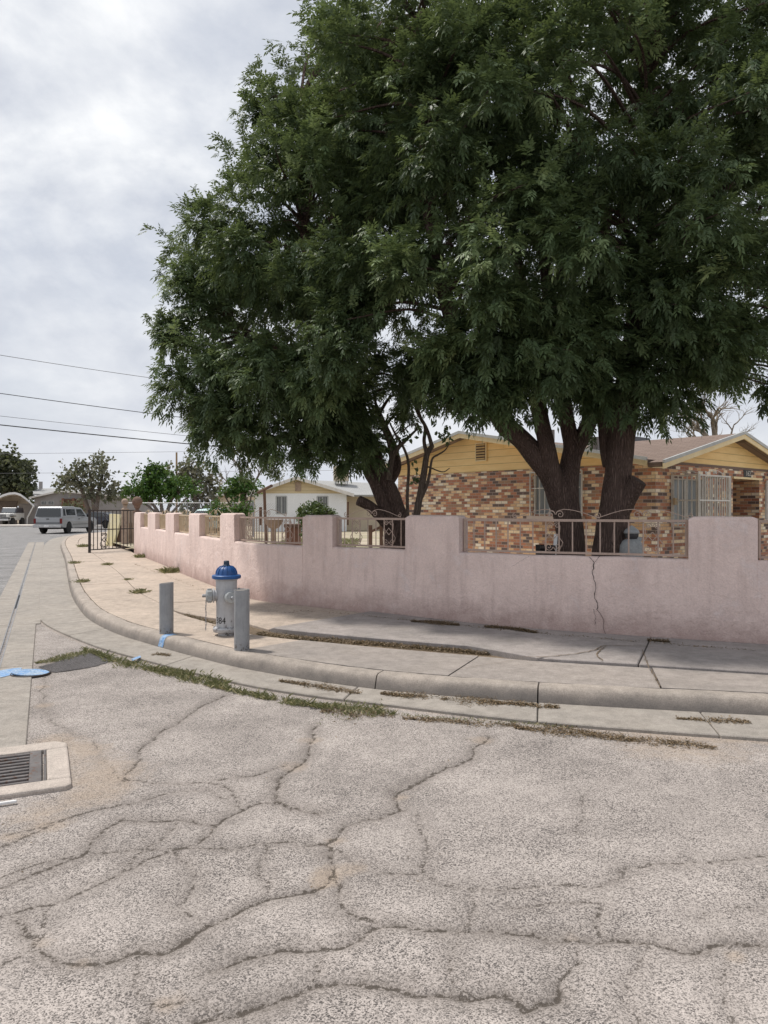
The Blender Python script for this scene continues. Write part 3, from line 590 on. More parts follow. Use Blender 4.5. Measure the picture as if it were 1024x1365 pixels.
# storm drain
c0 = Vector((-1.79, 4.26, 0)); e1 = Vector((-.42, .91, 0)).normalized(); e2 = Vector((-.91, -.42, 0)).normalized()
t = empty('storm_drain', c0, 'rectangular steel storm drain grate set in a concrete apron in the road', 'drain')
def fq(a, b): return c0+e1*a+e2*b
mb = MB(); H = .025
outer = [(.0, .02), (.02, -.0), (.85, .0), (.93, .06), (.93, 1.9), (.0, 1.9)]; inner = (.15, .76, .13, 1.35)
a0, a1, b0, b1 = inner
def slab(poly):
    n = len(poly); top = [fq(*p)+Vector((0, 0, H)) for p in poly]; bot = [fq(*p)+Vector((0, 0, -.3)) for p in poly]
    mb.add(top+bot, [tuple(range(n)), tuple(range(2*n-1, n-1, -1))]+[(i, n+i, n+(i+1) % n, (i+1) % n) for i in range(n)])
slab([(0, .03), (.03, 0), (.15, 0), (.15, 1.9), (0, 1.9)]); slab([(.76, 0), (.86, 0), (.93, .07), (.93, 1.9), (.76, 1.9)])
slab([(.1501, 0), (.7599, 0), (.7599, .13), (.1501, .13)]); slab([(.1501, 1.35), (.7599, 1.35), (.7599, 1.9), (.1501, 1.9)])
ap = mb.build('apron', MT['apron'], t, bevel=.012)
mb = MB(); mb.quad(*[fq(*p)+Vector((0, 0, -.24)) for p in ((a0, b0), (a1, b0), (a1, b1), (a0, b1))]); mb.build('pit', MT['black'], t)
mb = MB()
for k in range(10):
    a = a0+.03+(a1-a0-.06)*k/9; mb.box(fq(a, (b0+.1+b1-.1)/2)+Vector((0, 0, -.005)), (b1-b0-.19, .024, .05), ex=e2)
mb.build('grate_bars', MT['grate'], t, bevel=.003, seg=1)
mb = MB()
for b, w_ in ((b0+.062, .07), (b1-.06, .07), (b0+.008, .014)): MB().box(fq((a0+a1)/2, b)+Vector((0, 0, -.003)), (a1-a0-.004, w_, .05), ex=e1).build('grate_frame', MT['grate'], t, bevel=.004, seg=1)
p = Vector((*g(2, 1074), .012)); t = tag(MB().box(p, (.15, .02, .016), ex=e2).build('plastic_strip', MT['canvas'], bevel=.005), 'short white plastic strip lying on the road below the drain apron', 'litter')
# blue lid
p = Vector((*g(41, 895, .03), .0)); t = empty('valve_cover', p, 'round valve cover painted light blue at the edge of the concrete ribbon', 'manhole cover')
tl = Matrix.Rotation(R(4), 3, 'Y')@Matrix.Rotation(R(-3), 3, 'X'); ax = tl@Vector((0, 0, 1))
MB().lathe([(.15, 0), (.165, 0), (.168, .010), (.16, .013), (.148, .011), (.02, .012), (.0, .012)], p+Vector((0, 0, .014)), 28, ax).build('lid', MT['chalk_blue'], t, smooth=True)
MB().lathe([(.178, -.02), (.182, .010), (.176, .014), (.168, .010), (.165, -.01), (0, -.01)], p+Vector((0, 0, .006)), 28).build('ring', MT['iron_black'], t, smooth=True)
mb = MB(); q = [g(-20, 908, .017), g(22, 898, .017), (g(30, 889.5, .017)), g(8, 892, .017), g(-25, 899, .017)]
mb.add([(x, y, .0165) for x, y in q], [(0, 1, 2, 3, 4)]); tag(mb.build('paint_patch', MT['chalk_blue']), kind='structure')

# ------------------------------------------------------------------ stucco wall with pillars and railings
t = empty('garden_wall', (1.7, 8.97, 0), 'long pink stucco garden wall with tall pillars and iron railing panels, bending round the corner', 'wall')
WALL = t; WN = normals(WP); wpx = pxof(WP)
def wi(px): return int(np.argmin(np.abs(wpx-px)+np.where(WP[:, 1] < 5.8, 9999, 0)))
iend = len(WP)-1
mb = MB(); TH = .2
def wallrun(mb, a, b, z0, z1, th=TH, off=0.0, rnd=.035):
    prof = [(0, z0), (0, z1-rnd), (rnd*.3, z1-rnd*.3), (rnd, z1), (th-rnd, z1), (th-rnd*.3, z1-rnd*.3), (th, z1-rnd), (th, z0)]; m_ = len(prof); vs = []
    for i in range(a, b+1):
        for o_, z in prof:
            j = .010*mnoise.noise(Vector((WP[i][0]*1.6, WP[i][1]*1.6, z*1.6)))
            p = WP[i]+WN[i]*(o_+off+j*(o_ < th*.5)); vs.append((p[0], p[1], z+(.012*mnoise.noise(Vector((WP[i][0]*2, WP[i][1]*2, 7))) if z > z0 else 0)))
    n = b-a+1; fs = [(k*m_+q, k*m_+q+1, (k+1)*m_+q+1, (k+1)*m_+q) for k in range(n-1) for q in range(m_-1)]
    fs += [tuple(range(m_))[::-1], tuple((n-1)*m_+q for q in range(m_))]; mb.add(vs, fs)
PIL = [(917, 1010), (539, 613), (404, 443), (293, 313), (252, 266), (221, 232), (197, 207), (179, 187)]; PI_ = []
for k, (x0, x1) in enumerate(PIL):
    a, b = wi(x1), wi(x0)
    if k >= 3: b = min(max(b, a+6), iend); a = min(a, b-5)
    if k == 7: b = iend
    PI_.append((a, b))
pe = wi(1350); runs = [(pe-12, pe)]+PI_; last = 0; mb = MB()
for a, b in runs:
    if a > last: wallrun(mb, last, a, .05, 1.06)
    last = b
mb.build('wall_base', MT['stucco'], t, smooth=True, angle=50)
for k, (a, b) in enumerate(runs):
    mb = MB(); wallrun(mb, a, b, .05, 1.545 if k == 4 else 1.53); m_ = 8
    for e in (0, b-a):          # soften the top corners
        for q in range(2, 6):
            v = mb.v[e*m_+q]; mb.v[e*m_+q] = (v[0], v[1], v[2]-.022)
    mb.build('pillar', MT['stucco'], t, smooth=True, angle=50)
mb = MB()     # cracks in the stucco
def wpt(px, py, off=-.012):
    i = wi(px); f = (px-wpx[i])/(wpx[min(i+1, iend)]-wpx[i]+1e-9); p = WP[i]+(WP[min(i+1, iend)]-WP[i])*f+WN[i]*off; return Vector((p[0], p[1], CH+(HZ-py)/F*p[1]))
for pp, ww in (([(786, 742), (792, 750), (790, 765), (795, 780), (792, 795), (797, 805), (796, 812)], .011), ([(800, 741), (794, 749)], .008), ([(796, 812), (806, 826), (804, 838), (809, 848), (808, 860)], .008),
               ([(791, 812), (795, 822), (793, 833)], .006), ([(683, 755), (698, 746), (706, 741)], .005)):
    P = []
    for (a_, b_) in zip(pp[:-1], pp[1:]):
        for k in range(4): f = k/4; P.append((a_[0]+(b_[0]-a_[0])*f+random.uniform(-1, 1), a_[1]+(b_[1]-a_[1])*f))
    P.append(pp[-1]); V = [wpt(x, y) for x, y in P]; n = len(V); hx = Vector((.9, -.42, 0))
    ws = [ww*random.uniform(.4, 1) for _ in V]
    mb.add([v-hx*w_/2 for v, w_ in zip(V, ws)]+[v+hx*w_/2 for v, w_ in zip(V, ws)], [(i, i+1, n+i+1, n+i) for i in range(n-1)])
mb.build('crack', MT['black'], t)
def spiral(c, ex, ez, r, turns, a0, sgn, n=22):
    return [c+ex*(math.cos(a0+sgn*turns*2*PI*k/n)*r*(1-k/n*.85))+ez*(math.sin(a0+sgn*turns*2*PI*k/n)*r*(1-k/n*.85)) for k in range(n+1)]
def scroll_top(c, ex, ez, s, w=.0048):
    """pair of S-scrolls meeting at c above a rail"""
    mb = MB()
    for d in (-1, 1):
        e = ex*d; P = spiral(c+e*.055*s+ez*.055*s, e, ez, .05*s, 1.4, PI, -1)[::-1]
        P = [p for p in P]; top = [c+e*(.10*s+.42*s*f)+ez*(s*(.105*math.cos(f*PI*.5)**1.2+.012)) for f in [0, .15, .3, .5, .7, .85, 1]]
        arc = [c+e*(.055*s-.05*s*math.cos(f))+ez*(.055*s+.05*s*math.sin(f)) for f in (0, .5, 1.0, 1.5)]
        mb.tube(P+arc[1:]+top, w, 5)
        mb.tube(spiral(c+e*.50*s+ez*.04*s, e, ez, .035*s, 1.2, PI*.5, -1), w, 5)
    return mb
def scroll_in(c, ex, ez, s, w=.0048):
    mb = MB()
    for d in (-1, 1):
        e = ex*d
        mb.tube(spiral(c+e*.055*s+ez*.06*s, e, ez, .05*s, 1.5, PI, 1), w, 5); mb.tube(spiral(c+e*.045*s+ez*.33*s, e, ez, .04*s, 1.4, PI, -1), w, 5)
        mb.tube([c+e*.105*s+ez*.065*s, c+e*.12*s+ez*.12*s, c+e*.06*s+ez*.2*s, c+e*.0+ez*.26*s], w, 5)
        mb.tube([c+e*.0+ez*.16*s, c+e*.08*s+ez*.24*s, c+e*.085*s+ez*.33*s], w, 5)
    return mb
def railing(ia, ib, bars, mat, tops, ins, depth=.10, bw=.014):
    P = [WP[i]+WN[i]*depth for i in range(ia, ib+1)]; P = resample(np.array(P), 40); V = lambda f, z: Vector((np.interp(f, np.linspace(0, 1, 40), P[:, 0]), np.interp(f, np.linspace(0, 1, 40), P[:, 1]), z))
    L = np.linalg.norm(np.diff(P, axis=0), axis=1).sum(); e = .012/L; mb = MB(); zb, zt = 1.092, 1.478
    seg = [0+e+(1-2*e)*k/16 for k in range(17)]
    for z, h in ((zb, .026), (zt, .03)):
        for a, b in zip(seg[:-1], seg[1:]): mb.bar(V(a-.001, z), V(b+.001, z), .024, h)
    for f in (e*1.6, 1-e*1.6): mb.bar(V(f, zb-.012), V(f, zt+.014), .026)
    fr_ = mb.build('railing', mat, WALL)
    for k in range(bars):
        f = (k+1)/(bars+1); MB().bar(V(f, zb+.01), V(f, zt-.01), bw).build('baluster', mat, fr_)
    for f in tops:
        a = V(min(f+.01, 1), 0)-V(max(f-.01, 0), 0); ex = a.normalized(); scroll_top(V(f, zt+.014), ex, Vector((0, 0, 1)), 1.0).build('scroll', mat, fr_)
    for f in ins:
        ex = (V(min(f+.01, 1), 0)-V(max(f-.01, 0), 0)).normalized(); scroll_in(V(f, zb+.01), ex, Vector((0, 0, 1)), .95).build('scroll', mat, fr_)
# long bay right of the middle pillar, then the bays going left round the corner
railing(PI_[0][1], PI_[1][0], 16, MT['iron_tan'], (.545, .18), (.555, .14))
railing(PI_[1][1], PI_[2][0], 8, MT['iron_tan'], (.5,), (.72, .27))
railing(PI_[2][1], PI_[3][0], 22, MT['iron_tan'], (.45,), (.2, .75))
for k in range(3, 7): railing(PI_[k][1], PI_[k+1][0], 11, MT['iron_beige'], (.5,), (.35, .65), .13, .02)
railing(wi(1350)+1, PI_[0][0]-0, 14, MT['iron_tan'], (.5,), (.9,))
# ------------------------------------------------------------------ gate and posts at the far end of the wall
gA = Vector((*g(119.5, 737, .15), .15)); gB = Vector((*g(180, 733, .15), .15)); gB = gA+(gB-gA)*.985
t = empty('iron_gate', gA, 'black wrought iron gate closing the sidewalk end of the pink wall', 'gate')
ex = (gB-gA).normalized(); L = (gB-gA).length; zv = lambda f, z: gA+ex*(L*f)+Vector((0, 0, z))
mb = MB(); mb.bar(zv(0, -.06), zv(0, 1.47), .07)
mb.build('gate_post', MT['iron_black'], t)
mb = MB()
for z in (.10, .78, 1.44): mb.bar(zv(.03, z), zv(1, z), .035, .035)
mb.bar(zv(1, .08), zv(1, 1.45), .035); mb.build('gate_frame', MT['iron_black'], t)
for k in range(11): MB().bar(zv((k+1)/12, .11), zv((k+1)/12, 1.43), .022).build('gate_bar', MT['iron_black'], t)
scroll_in(zv(.31, .11), ex, Vector((0, 0, 1)), 1.5, .012).build('scroll', MT['iron_black'], t)
def ball_post(name, px, py_top, Y, r, mat, label, zb=.1, post=.13, stack=False):
    p = at(px, HZ, Y); p.z = zb; ztop = at(px, py_top, Y).z; t = empty(name, p, label, 'gate post' if post else 'finial')
    if post:
        mb = MB(); zc = ztop-2*r-.22; mb.box((p.x, p.y, (zb+zc)/2), (post*2, post*2, zc-zb)); mb.build('shaft', mat, t, bevel=.02)
        MB().lathe([(post*1.05, 0), (post*1.2, .03), (post*1.2, .08), (post*.7, .11), (post*.6, .2), (post*.9, .23)], (p.x, p.y, zc), 16).build('capital', mat, t, smooth=True)
    elif stack:
        MB().lathe([(r*.8, 0), (r*.85, .03), (r*.45, .06)]+[(r*.62*math.sin(a), .2-r*.62*math.cos(a)) for a in np.linspace(.5, 2.7, 9)]+[(r*.3, .36)], (p.x, p.y, zb), 16).build('pedestal', mat, t, smooth=True)
    mb = MB(); n1_, n2_ = 12, 20; vs = []
    for i in range(n1_+1):
        for k in range(n2_):
            a = PI*i/n1_; b = 2*PI*k/n2_; rr = r*(1+(.10*mnoise.noise(Vector((math.sin(a)*math.cos(b)*4, math.sin(a)*math.sin(b)*4, math.cos(a)*4))) if stack else 0))
            vs.append((p.x+rr*math.sin(a)*math.cos(b), p.y+rr*math.sin(a)*math.sin(b), ztop-r+rr*math.cos(a)))
    mb.add(vs, [(i*n2_+k, i*n2_+(k+1) % n2_, (i+1)*n2_+(k+1) % n2_, (i+1)*n2_+k) for i in range(n1_) for k in range(n2_)]); mb.build('ball', mat, t, smooth=True)
ball_post('gate_post', 166.8, 664.5, 28.5, .13, MT['stone'], 'pink gate post topped with a pale stone ball, seen through the black gate', .15, .115)
ball_post('ball_finial', 183, 662, 24.9, .17, MT['stone_brown'], 'brown stone ball finial on the end pillar of the pink wall', 1.53, 0, True)
mb = MB(); P0 = at(151, HZ, 30); P0.z = .12   # leaning board with a dark gap behind
t = empty('leaning_board', P0, 'tall pale yellow board leaning aslant beside the post behind the gate', 'board')
A = lambda px, py, Y: at(px, py, Y)
q = [A(140.5, 731, 30), A(149, 731, 29.9), A(162.5, 686, 30.2), A(146, 685, 30.4)]
mb.add(q+[p+Vector((.05, .12, 0)) for p in q], [(0, 1, 2, 3), (7, 6, 5, 4), (0, 4, 5, 1), (1, 5, 6, 2), (2, 6, 7, 3), (3, 7, 4, 0)]); mb.build('board', MT['yellow_board'], t)
mb = MB(); q = [A(149.6, 731, 30.1), A(162, 731, 30.1), A(162, 688, 30.3)]; mb.add(q+[p+Vector((.1, .5, 0)) for p in q], [(0, 1, 2), (5, 4, 3), (0, 3, 4, 1), (1, 4, 5, 2), (2, 5, 3, 0)])
mb.build('gap_shade', MT['brown_wood'], t)  # solid dark wedge standing in for the shade under the leaning board
t = empty('lattice_fence', at(177, 731, 29.5), 'narrow weathered pink fence panel behind the right half of the gate', 'fence')
mb = MB(); a = at(171, HZ, 29); b = at(181, HZ, 29)
for k in range(4): p = a+(b-a)*(k/3.0); mb.box((p.x, p.y, .85), (.075, .03, 1.45))
mb.build('slat', MT['stone'], t); mb = MB(); mb.box(((a.x+b.x)/2, a.y+.05, .62), (.42, .03, .95)); mb.build('back_board', MT['brown_wood'], t)

# ------------------------------------------------------------------ text helper
def text_mesh(s, size):
    cu = bpy.data.curves.new('txt', 'FONT'); cu.body = s; cu.size = size; cu.align_x = 'CENTER'; cu.align_y = 'CENTER'; cu.resolution_u = 3
    o = bpy.data.objects.new('txt', cu); COL.objects.link(o); dg = bpy.context.evaluated_depsgraph_get()
    me = bpy.data.meshes.new_from_object(o.evaluated_get(dg)); vs = [v.co.copy() for v in me.vertices]; fs = [tuple(p.vertices) for p in me.polygons]
    bpy.data.objects.remove(o); bpy.data.curves.remove(cu); bpy.data.meshes.remove(me); return vs, fs
# ------------------------------------------------------------------ hydrant and bollards
hx, hy = g(302, 846, .15); hp = Vector((hx, hy, .15))
t = empty('fire_hydrant', hp, 'silver fire hydrant with a blue cap standing between two grey bollards', 'fire hydrant')
body = MB().lathe([(.10, -.05), (.10, .035), (.148, .04), (.155, .055), (.155, .078), (.145, .092), (.122, .10), (.118, .13), (.116, .3), (.118, .36), (.124, .40), (.124, .5), (.12, .56), (.122, .635), (.135, .645), (.135, .655), (.0, .656)], hp, 32).build('body', MT['silver_paint'], t, smooth=True, angle=35)
for k in range(8):
    a = 2*PI*k/8+.3; MB().lathe([(.013, 0), (.013, .014), (.006, .016)], hp+Vector((.137*math.cos(a), .137*math.sin(a), .088)), 6).build('bolt', MT['steel'], body)
bon = MB().lathe([(.160, .655), (.167, .662), (.167, .69), (.158, .697), (.128, .70), (.122, .715), (.112, .75), (.085, .785), (.05, .797), (.0, .80)], hp, 40).build('bonnet', MT['blue_paint'], t, smooth=True, angle=35)
for k in range(14):
    a = 2*PI*k/14; u = Vector((math.cos(a), math.sin(a), 0)); MB().tube([hp+u*r_+Vector((0, 0, z)) for r_, z in ((.122, .706), (.119, .73), (.106, .763), (.075, .793), (.05, .80))], [.009, .009, .008, .007, .005], 6).build('rib', MT['blue_paint'], bon, smooth=True)
MB().lathe([(.047, .79), (.047, .81), (.038, .815), (.036, .855), (.030, .862), (0, .863)], hp, 6).build('operating_nut', MT['blue_dark'], t, bevel=.004)
def cap(axis, r, lug, z=.46):
    ax = Vector(axis).normalized(); c = hp+Vector((0, 0, z))
    MB().lathe([(r*.95, .09), (r*.95, .135), (r*1.28, .14), (r*1.28, .155), (r*.9, .158), (r*.9, .165), (0, .166)], c, 24, ax).build('nozzle_flange', MT['silver_paint'], t, smooth=True, angle=35)
    cp = MB().lathe([(r*1.12, .162), (r*1.15, .17), (r*1.12, .215), (r*1.0, .228), (r*.6, .235), (0, .236)], c, 20, ax).build('nozzle_cap', MT['stone_grey'], t, smooth=True, angle=35)
    MB().lathe([(.02, .23), (.02, .268), (.016, .275), (0, .275)], c, 6, ax).build('cap_nut', MT['steel'], cp)
    u = Vector((0, 0, 1)); w_ = ax.cross(u)
    for k in range(lug):
        a = 2*PI*k/lug; MB().bar(c+ax*.17+(u*math.sin(a)+w_*math.cos(a))*r*1.14, c+ax*.215+(u*math.sin(a)+w_*math.cos(a))*r*1.12, .018).build('lug', MT['stone_grey'], cp)
cap((-.97, -.25, 0), .066, 10); cap((.45, -.89, 0), .062, 0, .455); cap((.9, .45, 0), .062, 0)
mb = MB(); q = hp+Vector((-.225, -.06, .40))      # chain hanging from the cap
for k in range(19):
    p = q+Vector((.002*math.sin(k), 0, -.0185*k)); mb.box(p, (.012 if k % 2 else .005, .005 if k % 2 else .012, .02))
mb.build('chain', MT['steel'], t)
vs, fs = text_mesh('384', .105); mb = MB(); P = []
for v in vs:
    a = -PI/2-.42+v.x*.85/.117; r_ = .1195; P.append((hx+r_*math.cos(a), hy+r_*math.sin(a), .15+.175+v.y))
mb.add(P, fs); mb.build('number', MT['black'], t)
for name, px, py, top, rad, lab, slope in (('bollard', 222, 844, 777, .081, 'shorter grey steel pipe bollard with a slightly slanted top, left of the fire hydrant', .10),
                                           ('bollard', 322.5, 866, 786, .079, 'grey steel pipe bollard partly hiding the right side of the fire hydrant', .06)):
    x, y = g(px, py, .15); h = (py-top)/F*y; t = empty(name, (x, y, .15), lab, 'bollard', 'bollards guarding the fire hydrant'); n = 28; mb = MB(); vs = []
    for zz_, in ((-.06,), (None,)):
        for k in range(n):
            a = 2*PI*k/n; vs.append((x+rad*math.cos(a), y+rad*math.sin(a), .15+(zz_ if zz_ is not None else h+slope*rad*math.cos(a))))
    ri = rad-.008
    for k in range(n): a = 2*PI*k/n; vs.append((x+ri*math.cos(a), y+ri*math.sin(a), .15+h-.002+slope*ri*math.cos(a)))
    fs = [(k, (k+1) % n, n+(k+1) % n, n+k) for k in range(n)]+[(n+k, n+(k+1) % n, 2*n+(k+1) % n, 2*n+k) for k in range(n)]
    mb.add(vs, fs); mb.build('pipe', MT['bollard'], t, smooth=True, angle=35)
    mb = MB(); mb.add([(x+ri*math.cos(2*PI*k/n), y+ri*math.sin(2*PI*k/n), .15+h-.006+slope*ri*math.cos(2*PI*k/n)) for k in range(n)], [tuple(range(n))]); mb.build('concrete_fill', MT['gutter'], t)

# ------------------------------------------------------------------ yard
mb = MB(); i0 = 0; W_ = [tuple(WP[i]+WN[i]*.1) for i in range(0, len(WP), 10)]+[(-8.5, 25.2)]
mb.add([(x, y, .3) for x, y in W_]+[(-11, 30, .3), (-12, 60, .3), (60, 60, .3), (60, 5.4, .3)], [tuple(range(len(W_)+4))]); tag(mb.build('yard', MT['yard']), kind='structure')
mb = MB(); q = [(-3.2, 18.5), (3.0, 20.5), (0.0, 24.8), (-5.6, 23.2)]; mb.add([(x, y, .306) for x, y in q], [(0, 1, 2, 3)]); tag(mb.build('yard_path', MT['path']), kind='structure')

# ------------------------------------------------------------------ brick house
Cx, Cy = 5.46, 14.93; dU = Vector((-.66, .75, 0)).normalized(); dV = Vector((.75, .66, 0)).normalized(); O = Vector((Cx, Cy, 0)); UP = Vector((0, 0, 1))
HOUSE = t = empty('brick_house', (Cx, Cy, .3), 'house of mixed red, brown and cream brick with yellow gables behind the big trees', 'house')
hp3 = lambda u, v, z: O+dU*u+dV*v+UP*z
ZB, ZT = .2, 2.55
def wall_open(name, org, ex, inn, L, ops, mat, root, z0=ZB, z1=ZT):
    """wall in the (ex, z) plane, openings (a, b, za, zb, depth) with reveals going along inn"""
    xs_ = sorted({0, L}|{o[0] for o in ops}|{o[1] for o in ops}); zs_ = sorted({z0, z1}|{o[2] for o in ops}|{o[3] for o in ops}); mb = MB()
    for a, b in zip(xs_[:-1], xs_[1:]):
        for c, d in zip(zs_[:-1], zs_[1:]):
            if any(o[0] <= a and b <= o[1] and o[2] <= c and d <= o[3] for o in ops): continue
            mb.quad(org+ex*a+UP*c, org+ex*b+UP*c, org+ex*b+UP*d, org+ex*a+UP*d, uv=[(a, c), (b, c), (b, d), (a, d)])
    for a, b, c, d, dp in ops:
        for (p, q) in (((a, c), (a, d)), ((a, d), (b, d)), ((b, d), (b, c)), ((b, c), (a, c))):
            P = org+ex*p[0]+UP*p[1]; Q = org+ex*q[0]+UP*q[1]
            vert = p[0] == q[0]
            uv = [(0, p[1]), (0, q[1]), (dp, q[1]), (dp, p[1])] if vert else [(p[0], 0), (q[0], 0), (q[0], dp), (p[0], dp)]
            mb.quad(P, Q, Q+inn*dp, P+inn*dp, uv=uv)
    return mb.build(name, mat, root)
W1L, W2L = 7.67, 9.0
wall1 = wall_open('wall', O, dU, dV, W1L, [(1.74, 3.03, 1.5, 2.42, .10)], MT['brick'], t)
wall2 = wall_open('wall', O, dV, dU, W2L, [(.62, 2.1, 1.3, 2.27, .10), (3.53, 5.0, .3, 2.33, 1.4), (5.35, 6.7, 1.35, 2.27, .10)], MT['brick'], t)
mb = MB(); mb.quad(hp3(1.4, 3.53, .3), hp3(1.4, 5.0, .3), hp3(1.4, 5.0, 2.33), hp3(1.4, 3.53, 2.33), uv=[(0, 0), (1.47, 0), (1.47, 2.03), (0, 2.03)]); mb.build('entry_wall', MT['brick'], t)
MB().box(hp3(-.01, 4.26, 2.355), (1.6, .09, .05), ex=dV).build('lintel', MT['fascia'], t)
mb = MB(); bk = [(W1L, 0), (W1L, 9), (9, 9), (9, 9)]     # rear and far walls close the volume
mb.quad(hp3(W1L, 0, ZB), hp3(W1L, W2L, ZB), hp3(W1L, W2L, ZT), hp3(W1L, 0, ZT)); mb.quad(hp3(0, W2L, ZB), hp3(W1L, W2L, ZB), hp3(W1L, W2L, ZT), hp3(0, W2L, ZT))
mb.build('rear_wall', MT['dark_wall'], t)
AU, AZ = 5.04, 3.53; AV, AZ2 = 3.33, 3.35; Z0 = 2.61
MB().prism([(0, ZT), (W1L, ZT), (W1L, 2.80), (AU, AZ-.09), (0, Z0-.05)], O+dV*.012, dU, UP, dV*.1).build('gable_siding', MT['siding'], t)
MB().prism([(0.02, ZT), (2*AV, ZT), (2*AV, Z0-.05), (AV, AZ2-.09), (0.02, Z0-.05)], O+dU*.012, dV, UP, dU*.1).build('gable_siding', MT['siding'], t)
MB().box(hp3(0.0, 4.6, 0), (0, 0, 0)) if False else None
def roof_slab(name, a, b, c, d, th, mat, root):
    """a-b lower edge, c-d upper edge"""
    n = (b-a).cross(d-a).normalized(); n = n if n.z > 0 else -n; dn = n*-th; L = (b-a).length; S = (d-a).length; V = [a, b, c, d]
    mb = MB(); mb.add(V+[p+dn for p in V], [(0, 1, 2, 3), (7, 6, 5, 4), (0, 4, 5, 1), (1, 5, 6, 2), (2, 6, 7, 3), (3, 7, 4, 0)], [[(0, 0), (L, 0), (L, S), (0, S)]]+[[(0, 0), (L, 0), (L, .1), (0, .1)]]*5)
    return mb.build(name, mat, root)
OV = .32
sl1 = (AZ-Z0)/AU; r1 = roof_slab('roof', hp3(-.0, 0-OV, Z0), hp3(-.0, 9.3, Z0), hp3(AU, 9.3, AZ), hp3(AU, -OV, AZ), .09, MT['shingle'], t)
sl1b = (AZ-2.9)/(W1L+.1-AU); roof_slab('roof', hp3(W1L+.35, -OV, AZ-sl1b*(W1L+.35-AU)), hp3(W1L+.35, 9.3, AZ-sl1b*(W1L+.35-AU)), hp3(AU, 9.3, AZ), hp3(AU, -OV, AZ), .09, MT['shingle'], t)
sl2 = (AZ2-Z0)/AV; vE = -OV
roof_slab('roof', hp3(-OV, .02, Z0+sl2*.02+.004), hp3(6.5, .02, Z0+sl2*.02+.004), hp3(6.5, AV, AZ2+.004), hp3(-OV, AV, AZ2+.004), .09, MT['shingle'], t)
roof_slab('roof', hp3(-OV, vE, Z0+sl2*vE+.004), hp3(0, vE, Z0+sl2*vE+.004), hp3(0, .02, Z0+sl2*.02+.004), hp3(-OV, .02, Z0+sl2*.02+.004), .09, MT['shingle'], t)
roof_slab('roof', hp3(-OV, 2*AV+OV, Z0-sl2*OV), hp3(6.5, 2*AV+OV, Z0-sl2*OV), hp3(6.5, AV, AZ2), hp3(-OV, AV, AZ2), .09, MT['shingle'], t)
# rake fascias with the grey drip edge above
def rake(a, b, out):
    dn = UP*-.13; o_ = out*.03
    mb = MB(); V = [a, b, b+dn, a+dn]; mb.add([p for p in V]+[p+o_ for p in V], [(3, 2, 1, 0), (4, 5, 6, 7), (0, 1, 5, 4), (1, 2, 6, 5), (2, 3, 7, 6), (3, 0, 4, 7)]); mb.build('fascia', MT['fascia'], t)
    up = UP*.045; o2 = out*.05; V = [a+UP*-.025, b+UP*-.025, b+up, a+up]
    mb = MB(); mb.add([p+out*.001 for p in V]+[p+o2 for p in V], [(3, 2, 1, 0), (4, 5, 6, 7), (0, 1, 5, 4), (1, 2, 6, 5), (2, 3, 7, 6), (3, 0, 4, 7)]); mb.build('drip_edge', MT['drip'], t)
rake(hp3(0, -OV, Z0), hp3(AU, -OV, AZ), -dV); rake(hp3(AU, -OV, AZ), hp3(W1L+.35, -OV, AZ-sl1b*(W1L+.35-AU)), -dV)
rake(hp3(-OV, vE, Z0+sl2*vE), hp3(-OV, AV, AZ2), -dU); rake(hp3(-OV, AV, AZ2), hp3(-OV, 2*AV+OV, Z0-sl2*OV), -dU)
# soffits under the overhangs
mb = MB(); mb.quad(hp3(0, -OV, Z0-.1), hp3(AU, -OV, AZ-.1), hp3(AU, .01, AZ-.1), hp3(0, .01, Z0-.1)); mb.quad(hp3(-OV, vE, Z0+sl2*vE-.1), hp3(-OV, AV, AZ2-.1), hp3(.01, AV, AZ2-.1), hp3(.01, vE, Z0+sl2*vE-.1)); mb.build('soffit', MT['fascia'], t)
# louvred gable vent
v0 = hp3(4.61, -.0, 3.04)
vt = MB().box(v0-dV*.01, (.36, .05, .46), ex=dU).build('gable_vent', MT['fascia'], t)
mb = MB()
for k in range(6): mb.box(v0-dV*.04+UP*(-.17+.068*k), (.29, .03, .034), ex=dU)
mb.build('louvre', MT['siding'], vt); MB().box(v0-dV*.026+UP*0, (.3, .03, .4), ex=dU).build('vent_opening', MT['brown_wood'], vt)
def bar_window(org, ex, out, x0, x1, z0, z1, nb, root, proud=.05, curtain=True, mid=None):
    """recessed glazed window behind a white iron bar grille"""
    P = lambda x, o_, z: org+ex*x+out*o_+UP*z; fm = MB()
    for a, b in (((x0, z0), (x1, z0)), ((x1, z0), (x1, z1)), ((x1, z1), (x0, z1)), ((x0, z1), (x0, z0))): fm.bar(P(a[0], -.07, a[1]), P(b[0], -.07, b[1]), .05)
    fm.bar(P((x0+x1)/2, -.072, z0+.03), P((x0+x1)/2, -.072, z1-.03), .04); f = fm.build('window', MT['iron_white'], root)
    mb = MB(); mb.quad(P(x0, -.085, z0), P(x1, -.085, z0), P(x1, -.085, z1), P(x0, -.085, z1)); mb.build('pane', MT['curtain'] if curtain else MT['glass_grey'], f)
    gm = MB(); e = .05
    for a, b in (((x0-e, z0-e), (x1+e, z0-e)), ((x1+e, z0-e), (x1+e, z1+e)), ((x1+e, z1+e), (x0-e, z1+e)), ((x0-e, z1+e), (x0-e, z0-e))): gm.bar(P(a[0], proud, a[1]), P(b[0], proud, b[1]), .03)
    for z in (mid or []): gm.bar(P(x0, proud, z), P(x1, proud, z), .02)
    for k in range(nb): x = x0+(x1-x0)*(k+.5)/nb; gm.bar(P(x, proud, z0-e), P(x, proud, z1+e), .018)
    gm.build('bar_grille', MT['iron_white'], f); return f
